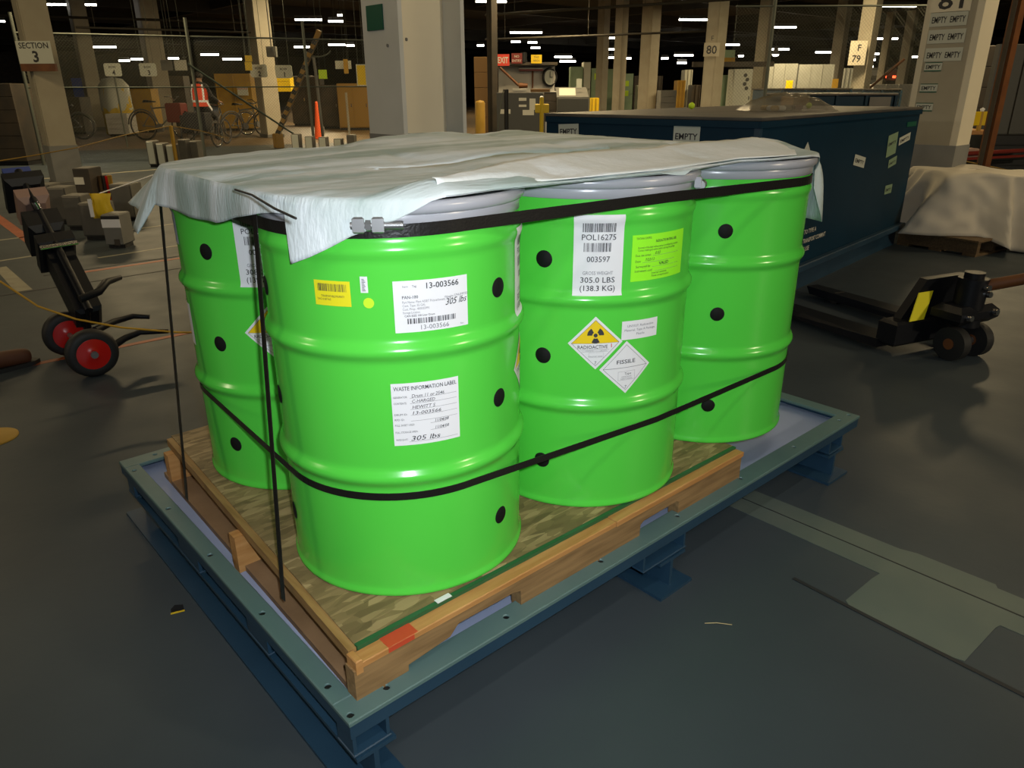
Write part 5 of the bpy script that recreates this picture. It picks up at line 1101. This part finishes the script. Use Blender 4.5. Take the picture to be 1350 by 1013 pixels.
board('lit_panel', 'pale green hanging panel with ochre lower half beside column 80', 'panel', 951, 969, 66, 76, 31, 'greenm'); board('lit_panel', 'ochre hanging panel below the pale green one', 'panel', 951, 969, 76, 85, 31, 'ochre', hang=False)
solo('cross_beam', MB().box((-1.4, 0, 0), (1.4, .2, .16), Matrix.Translation(hp(967, 88, 28)) @ Matrix.Rotation(RZ, 4, 'Z')), 'dark', 'dark beam across above the white machine', 'beam')
for u0, u1, v0, lb in ((1004, 1048, 84, 'light grey partition panel with an orange placard'), (1051, 1096, 85, 'bright white partition panel before the brown column'), (1111, 1122, 90, 'pale partition panel left of the column marked F 79')):
    cab('partition_panel', lb, 'panel', u0, u1, v0, 140, 34, .15, 'partition', detail='rib')
board('caution_placard', 'orange caution placard on the light grey partition', 'sign', 1036, 1045, 106, 118, 33.5, 'radyel', hang=False); board('caution_placard', 'brown caution placard by the brown column', 'sign', 1097, 1105, 104, 117, 33.5, 'ochre', post='down')
for u, lb in ((1009, 'left of a pair of bright round high bay lamps'), (1022, 'right of a pair of bright round high bay lamps')):
    p = hp(u+.5, 72, 40); t = thing('high_bay_lamp', lb, 'lamp', tuple(p)); MB().lathe([(.04, .35), (.08, .3), (.20, .02), (.19, 0)], 18).build('shade', 'grey', t, True); MB().lathe([(.18, .03), (.12, -.06), (.001, -.09)], 16).build('bulb', 'tube', t, True); MB().cyl((0, 0, .34), (0, 0, 5.38-p.z), .015, n=6).build('hanger', 'beam', t, True)
cr = thing('tow_vehicle', 'small distant vehicle showing two red tail lamps', 'vehicle', (hp(1172, 104, 48).x, hp(1172, 104, 48).y, 0), RZ)
hz = hp(1172, 97, 48).z
MB().box((-.75, 0, .3), (.75, 1.8, hz-.25), bev=.12).build('body', 'greyd', cr, True); MB().box((-.6, .3, hz-.25), (.6, 1.4, hz+.35), bev=.15).build('cab', 'grey', cr, True)
for sx in (-.28, .28): MB().box((sx-.09, -.04, hz-.55+.3), (sx+.09, -.001, hz-.42+.3)).build('tail_lamp', 'redlamp', cr, True)
for sx in (-.6, .6):
    for y in (.4, 1.4): MB().cyl((sx-.1, y, .3), (sx+.1, y, .3), .3, n=16).build('wheel', 'rubber', cr, True)
solo('boom_pole', MB().cyl(hp(1144, 118, 26)+(hp(1144, 118, 26)-hp(1192, 78, 26))*(hp(1144, 118, 26).z/(hp(1192, 78, 26).z-hp(1144, 118, 26).z)), hp(1192, 78, 26), .045, n=8), 'rust', 'reddish pole slanting beside the tail lamps', 'pole')
cab('parts_bench', 'pale bench of parts below the red tail lamps', 'bench', 1150, 1200, 111, 140, 30, .8, 'wallwhite', detail='rib')

# ------------------------------------------------------------------ blue containers
ct = 1.21; Pc = on_x(1003, 157.5, 0); d = ray(1003, 157.5); tt = (ct-CAM[2])/d[2]; Pc = Vector(CAM+d*tt)
dirx = Vector((math.cos(math.radians(6.2)), math.sin(math.radians(6.2)), 0)); diry = Vector((-dirx.y, dirx.x, 0))
Qc = Pc
Lc = 3.2
for k_ in range(400):                                   # length until the far top corner
    L_ = 2+k_*.01; q = Pc+dirx*L_; v = np.array(q)-CAM; uu = W/2+FPX*(v@_r)/(v@_f)
    if uu >= 1214: Lc = L_; break
Wc = 2.0
for k_ in range(400):
    q = Pc+diry*(1+k_*.01); v = np.array(q)-CAM
    if W/2+FPX*(v@_r)/(v@_f) <= 722: Wc = 1+k_*.01; break
con = thing('blue_container', 'large navy blue steel container with EMPTY signs behind the drums', 'container', (Pc.x, Pc.y, 0), math.radians(6.2)); zb0 = .16
cb = MB().box((0, 0, zb0), (Lc, Wc, ct-.012), bev=.004).build('body', 'container', con, True)
MB().box((-.012, -.012, ct-.0118), (Lc+.012, Wc+.012, ct+.010), bev=.004).build('lid', 'contlid', con, True)
MB().box((-.014, -.014, ct-.05), (Lc+.014, -.001, ct-.0119)).build('lid_flange', 'container', con, True); MB().box((-.014, .0, ct-.05), (-.001, Wc, ct-.0119)).build('lid_flange', 'container', con, True)
MB().box((-.006, -.006, zb0), (.03, .03, ct-.051)).build('corner_post', 'steeldark', con, True)
for y0 in (.02, Wc-.2): MB().box((.0, y0, 0), (Lc, y0+.16, zb0-.001)).build('runner', 'steeldark', con, True)
for x0 in (.35, 1.7, 2.7): MB().box((x0, .2, .03), (x0+.14, Wc-.22, zb0-.001)).build('cross_skid', 'steeldark', con, True)
MB().box((0, -.05, zb0-.002), (Lc, -.001, zb0+.05), bev=.006).build('base_ledge', 'steeldark', con, True)
def con_hit(u, v, face):
    n_ = -diry if face == 'x' else -dirx; d = Vector(ray(u, v)); t_ = (Pc-Vector(CAM)).dot(n_)/d.dot(n_); return Vector(CAM)+d*t_
def con_sign(face, u0, v0, u1, v1, lines, m='signwhite', name='empty_sign', rot=0, ink='ink'):
    a, b = con_hit(u0, v0, face), con_hit(u1, v1, face); c = (a+b)/2; ax = dirx if face == 'x' else -diry; n_ = -diry if face == 'x' else -dirx
    w_ = abs((b-a).dot(ax)); h = abs(a.z-b.z); ls = [(st, x*w_, y*h, sz*h, dict(al='C', bold=.02, wd=wd*w_)) for st, x, y, sz, wd in lines]
    up_ = Vector((0, 0, 1)) if not rot else (Vector((0, 0, math.cos(rot)))-ax*math.sin(rot)); ax2 = ax if not rot else (ax*math.cos(rot)+Vector((0, 0, math.sin(rot))))
    return sign_on(con, c, ax2, n_, w_, h, m, ls, name, uy=up_, ink=ink)
con_sign('y', 889, 165, 920, 215, [('EMPTY', 0, .12, .24, .84)]); con_sign('y', 737, 163, 763, 181, [('EMPTY', 0, -.3, .62, .85)], rot=.05)
con_sign('x', 1126, 207, 1139, 218, [('EMPTY', 0, -.2, .5, .8)], rot=-.16); con_sign('x', 1186, 179, 1198, 187, [('EMPTY', 0, -.25, .55, .8)], rot=.12)
con_sign('x', 1172, 177, 1179, 204, [('EMPTY', 0, .0, .2, .8)], 'greenm', rot=.1); con_sign('x', 1172, 209, 1180, 218, [('EMPTY', 0, -.2, .4, .8)], 'greenm', rot=.12); con_sign('x', 1167, 245, 1174, 254, [('EMPTY', 0, -.2, .45, .8)], 'greenm')
con_sign('x', 1196, 161, 1207, 166, [], 'greensign', 'green_tab')
p0 = con_hit(1058, 316, 'x')
sign_on(con, p0+dirx*.16, dirx, -diry, .001, .001, 'container', [('TO TYPE A', -.16, .035, .045, dict(bold=.01)), ('TRANSPORT COMMNT', -.16, -.03, .045, dict(bold=.01, wd=.42)), ('IN USE', -.16, -.09, .045, dict(bold=.01))], 'stencil', 'white stencilled wording', ink='paperw')
a = con_hit(1058, 197, 'x'); MB().add([tuple(PM[con.name].inverted() @ (a+dirx*q+Vector((0, 0, z))-diry*.004)) for q, z in ((0, -.02), (.13, -.02), (.065, .045))], [(0, 1, 2)]).build('triangle_sticker', 'signwhite', con, True)
# clear plastic heap and yellow balls lying on the container lid
Ph = onz(1035, 146, ct+.01); hp_ = thing('plastic_heap', 'crumpled clear plastic heap on the container lid', 'plastic', (Ph.x, Ph.y, ct+.0102), RZ)
G = []; nu, nv = 26, 16; hw_ = .33
for i in range(nu):
    for j in range(nv):
        a, b = i/(nu-1)*2-1, j/(nv-1)*2-1; e = max(0, 1-a*a)*max(0, 1-b*b); G.append((a*hw_, b*.22, .115*e**.6*(1+.35*noise.noise(Vector((a*4, b*4, 2))))+.002))
MB().grid(G, nu, nv).build('crumpled_sheet', 'plastic', hp_, True)
for i in range(7): random.seed(i+3); a = (random.uniform(-.2, .2), random.uniform(-.1, .1), .02); MB().box((-.04, -.03, -.018), (.04, .03, .018), Matrix.Translation(a) @ Matrix.Rotation(random.random()*3, 4, 'Z'), bev=.01).build('wrapped_part', ('paperw', 'ochre', 'dark', 'tan')[i % 4], hp_, True)
for u, v, r, lb in ((911.5, 135, .030, 'yellow ball on the container lid near column 80'), (1066, 137, .026, 'small yellow ball on the lid beyond the plastic heap')):
    z = ct+.0105; P = onz(u, v+(9 if u < 1000 else 6), z); t = thing('yellow_ball', lb, 'ball', (P.x, P.y, z)); rr_ = r*dep(P)/7
    MB().lathe([(.001, 0)]+[(rr_*math.sin(PI*i/14), rr_-rr_*math.cos(PI*i/14)) for i in range(1, 14)]+[(.001, 2*rr_)], 20).build('ball_shell', 'lemon', t, True); MB().lathe([(rr_*.18, 2*rr_*.99), (rr_*.12, 2*rr_*1.03), (.001, 2*rr_*1.04)], 10).build('valve', 'signyel', t, True)
for nm, u0, u1, v0, R, m, lb in (('blue_container', 1064, 1180, 126, 11.5, 'container', 'blue container directly behind the big navy one, with a grey end panel'), ('blue_container', 1030, 1120, 118.5, 15, 'steeldark', 'low dark blue container behind the first row of containers'), ('blue_container', 1136, 1186, 119, 15.5, 'steeldark', 'dark blue container right of the column marked F 79')):
    t, w_, h_ = cab(nm, lb, 'container', u0, u1, v0, 140, R, 1.8, m, detail='rib', yaw=.0, top='contlid')
    if R == 11.5: MB().box((w_*.20, -.034, .1), (w_*.44, -.031, h_-.02)).build('end_panel', 'grey', t, True)
cab('wooden_crate', 'small orange brown crate between the plastic heap and blue containers', 'crate', 1046, 1066, 127, 141, 10.8, .5, 'brownm', detail='plank')

# ------------------------------------------------------------------ pallet jack
hd = Vector((.30, .95, 0)).normalized(); sdj = Vector((hd.y, -hd.x, 0)); B0_ = Vector((3.52, -.02, 0))
pj = thing('pallet_jack', 'black pallet jack with a yellow label, forks under the blue container', 'pallet jack', tuple(B0_), math.atan2(sdj.y, sdj.x))
# local: x to its right, y forward along the forks
for sx in (-1, 1):
    x0, x1 = (sx*.27-.08, sx*.27+.08)
    MB().add([(x0, .06, .035), (x1, .06, .035), (x1, 1.10, .035), (x0+.0, 1.10, .035), (x0, .06, .085), (x1, .06, .085), (x1-.03, 1.16, .075), (x0+.03, 1.16, .075)], [(3, 2, 1, 0), (4, 5, 6, 7), (0, 1, 5, 4), (1, 2, 6, 5), (2, 3, 7, 6), (3, 0, 4, 7)]).build('fork', 'blackm', pj, True)
    MB().cyl((sx*.27-.04, .92, .04), (sx*.27+.04, .92, .04), .04, n=16).build('load_roller', 'rubber', pj, True)
MB().box((-.34, -.04, .06), (.34, .08, .20), bev=.015).build('cross_head', 'blackm', pj, True)
MB().add([(-.30, .08, .10), (.30, .08, .10), (.16, .02, .42), (-.16, .02, .42), (-.30, .03, .10), (.30, .03, .10), (.16, -.03, .42), (-.16, -.03, .42)], [(0, 1, 2, 3), (7, 6, 5, 4), (0, 4, 5, 1), (1, 5, 6, 2), (2, 6, 7, 3), (3, 7, 4, 0)]).build('frame_plate', 'blackm', pj, True)
MB().box((-.16, -.036, -.075), (-.05, -.031, .075), Matrix.Translation((-.07, .0, .27)) @ Matrix.Rotation(-.16, 4, 'X') @ Matrix(((1, 0, .42, 0), (0, 1, 0, 0), (0, 0, 1, 0), (0, 0, 0, 1)))).build('yellow_label', 'yellow', pj, True)
MB().cyl((.02, -.16, .18), (.02, -.16, .44), .075, n=20).cyl((.02, -.16, .44), (.02, -.16, .47), .05, n=16).build('pump_cylinder', 'blackm', pj, True)
MB().box((-.13, -.24, .20), (.17, -.06, .30), bev=.03).build('pump_base', 'blackm', pj, True)
for sx in (-.07, .11):
    w_ = MB().cyl((sx-.028, -.18, .092), (sx+.028, -.18, .092), .092, n=28).build('steer_wheel', 'rubber', pj, True); MB().cyl((sx-.032, -.18, .092), (sx+.032, -.18, .092), .030, n=18).build('wheel_centre', 'rust', w_, True)
MB().cyl((-.10, -.18, .092), (.15, -.18, .092), .02, n=10).build('axle', 'zinc', pj, True)
for p in ((.02, -.228, .40), (.05, -.222, .36), (.12, -.236, .26), (-.08, -.236, .25)): MB().cyl(p, (p[0], p[1]-.03, p[2]+.004), .016, n=10).build('chrome_fitting', 'chrome', pj, True)
MB().tube([(.06, -.20, .40), (.14, -.34, .46), (.30, -.62, .60), (.44, -.9, .74)], [.032, .030, .024, .022], 10).build('tow_handle', 'rust', pj, True)

# ------------------------------------------------------------------ covered pile on pallet, pole, table (far right)
wp = thing('wooden_pallet', 'dark wooden pallet under the white covered pile at the side', 'pallet', tuple(onz(1240, 350)), 0)
o_ = onz(1278, 338); wx = (onz(1182, 322)-o_); wx.z = 0; wl = wx.length; wx.normalize(); wy = Vector((wx.y, -wx.x, 0)); wy = -wy if wy.dot(FH) < 0 else wy
iv = PM[wp.name].inverted(); XW = iv @ Matrix.Translation((o_.x, o_.y, 0)) @ Matrix(((wx.x, wy.x, 0, 0), (wx.y, wy.y, 0, 0), (0, 0, 1, 0), (0, 0, 0, 1)))
for y0 in (0, .28, .55): MB().box((-.05, y0, .02), (wl*1.0, y0+.05, .12), XW).build('stringer', 'palletdark', wp, True)
for i in range(7): MB().box((-.06+i*(wl/6.6), -.02, .121), (-.06+i*(wl/6.6)+.11, .62, .142), XW, bev=.003).build('deck_board', 'palletdark', wp, True)
for i in range(3): MB().box((-.05+i*wl*.45, -.01, 0), (.06+i*wl*.45, .61, .0195), XW).build('bottom_board', 'palletdark', wp, True)
Pw = onz(1290, 333); bx = Vector((Pw.x, Pw.y, 0))+FH*.52+RH_*.13
pile = thing('covered_pile', 'pile under a crumpled white sheet beside column 81', 'covered pile', tuple(bx), RZ)
n = 180; rows = 24; P = []; hz_ = .67
def rbox(a, hx, hy): c_, s_ = math.cos(a), math.sin(a); k = (abs(c_/hx)**5+abs(s_/hy)**5)**(-1/5); return k*c_, k*s_
for i in range(n):
    a = 2*PI*i/n
    for r in range(rows):
        if r < 7: f = r/6.0; x, y = rbox(a, .45*f+.001, .42*f+.001); z = hz_+.03*noise.noise(Vector((x*3, y*3, 4)))-.05*max(0, x)
        else:
            q = (r-6)/(rows-7); x, y = rbox(a, .45+.23*q, .42+.20*q); 
            fold = .13*q**.8*(1-2*abs(math.sin(a*5.5+1.6*math.sin(a*2.3)+q*.9)))+.05*noise.noise(Vector((x*3.2, y*3.2, q*2.6)))*(.3+q)+.03*noise.noise(Vector((x*8, y*8, q*5)))
            k = 1+fold/.6; x, y = x*k, y*k; low = .012+.135*max(0, min(1, (.10-x)/.25))
            z = hz_-(hz_-low)*q**1.05-.03*q*(1-q)
        P.append((x, y, max(.012, z)))
mb = MB(); mb.grid(P, n, rows, closed=True); o = mb.build('sheet', 'sheet', pile, True); md = o.modifiers.new('s', 'SOLIDIFY'); md.thickness = .003
MB().box((-.46, -.38, .145), (.46, .38, .63), bev=.04).build('wrapped_load', 'grey', pile, True)
a, b = hp(1299, 232, 8.6), hp(1341, -8, 8.6); c = (a+b)/2; P = hp(1320, 110, 8.6); po = thing('steel_post', 'rust orange steel post rising behind the white covered pile', 'post', (P.x, P.y, 0))
MB().box((-.05, -.05, 0), (.05, .05, 5.4), Matrix.Rotation(RZ+.5, 4, 'Z'), bev=.006).build('shaft', 'rust', po, True); MB().box((-.1, -.1, 0), (.1, .1, .02)).build('base_plate', 'rust', po, True); MB().box((-.075, -.02, .3), (-.052, .02, 5.2), Matrix.Rotation(RZ+.5, 4, 'Z')).build('conduit', 'dark', po, True)
tb, w_, h_ = cab('wooden_table', 'rough wooden table behind column 81', 'table', 1258, 1312, 172, 178, 10.5, .8, 'wood', detail=None, floor=False)
for sx in (-.45, .45):
    for y in (.05, .7): MB().box((sx*w_-.03, y, -hp(1285, 178, 10.5).z), (sx*w_+.03, y+.06, -.001)).build('leg', 'woodback', tb, True)
sy = thing('table_sign', 'two sided yellow sign standing on the rough wooden table', 'sign', (hp(1291, 165, 10.4).x, hp(1291, 165, 10.4).y, hp(1285, 172, 10.5).z), RZ)
zz = hp(1291, 147, 10.4).z-hp(1285, 172, 10.5).z; ww = .14
MB().box((-ww, -.01, zz*.28), (.0, .01, zz), Matrix.Rotation(.5, 4, 'Z'), bev=.004).build('sign_face', 'signyel', sy, True); MB().box((.0, -.01, zz*.28), (ww, .01, zz), Matrix.Rotation(-.5, 4, 'Z'), bev=.004).build('sign_face', 'signyel', sy, True)
MB().box((-.02, -.02, 0), (.02, .02, zz*1.0), bev=.003).build('stem', 'ochre', sy, True); MB().lathe([(.02, zz), (.03, zz+.03), (.001, zz+.05)], 10).build('knob', 'paper', sy, True)
cab('tarp_bundle', 'pale bundle on the low rack behind the rust orange post', 'bundle', 1256, 1290, 196, 211, 10.2, .5, 'tan', detail='plank', floor=False)
for v, m in ((204, 'darkred'), (212, 'darkred'), (213, 'black')): solo('rack_rail', MB().cyl(hp(1250, v, 9.9), hp(1360, v-6, 10.6), .028, n=8), m, {204: 'upper dark red rail behind the white covered pile', 212: 'lower dark red rail behind the white covered pile', 213: 'black rail behind the white covered pile'}[v], 'rail')
cab('screen_board', 'tall dark grey panel at the right edge', 'panel', 1306, 1380, 58, 178, 11.2, .1, 'greyd', detail='rib', floor=False)
cab('dark_crate', 'black crate below the dark grey panel', 'crate', 1304, 1380, 178, 236, 10.9, .7, 'black', detail='plank')
cab('storage_rack', 'dark steel rack filling the space right of column 81', 'rack', 1262, 1330, 60, 172, 13.5, .4, 'dark', detail='plank')
a, b, c = hp(1204, 200, 8.3), hp(1236, 213, 7.70), hp(1264, 211, 8.35); solo('tie_rope', MB().tube([a, hp(1219, 208, 7.95), b, c, hp(1345, 228, 9.2)], .007, 6), 'rope', 'thin yellow rope tied around column 81', 'rope')
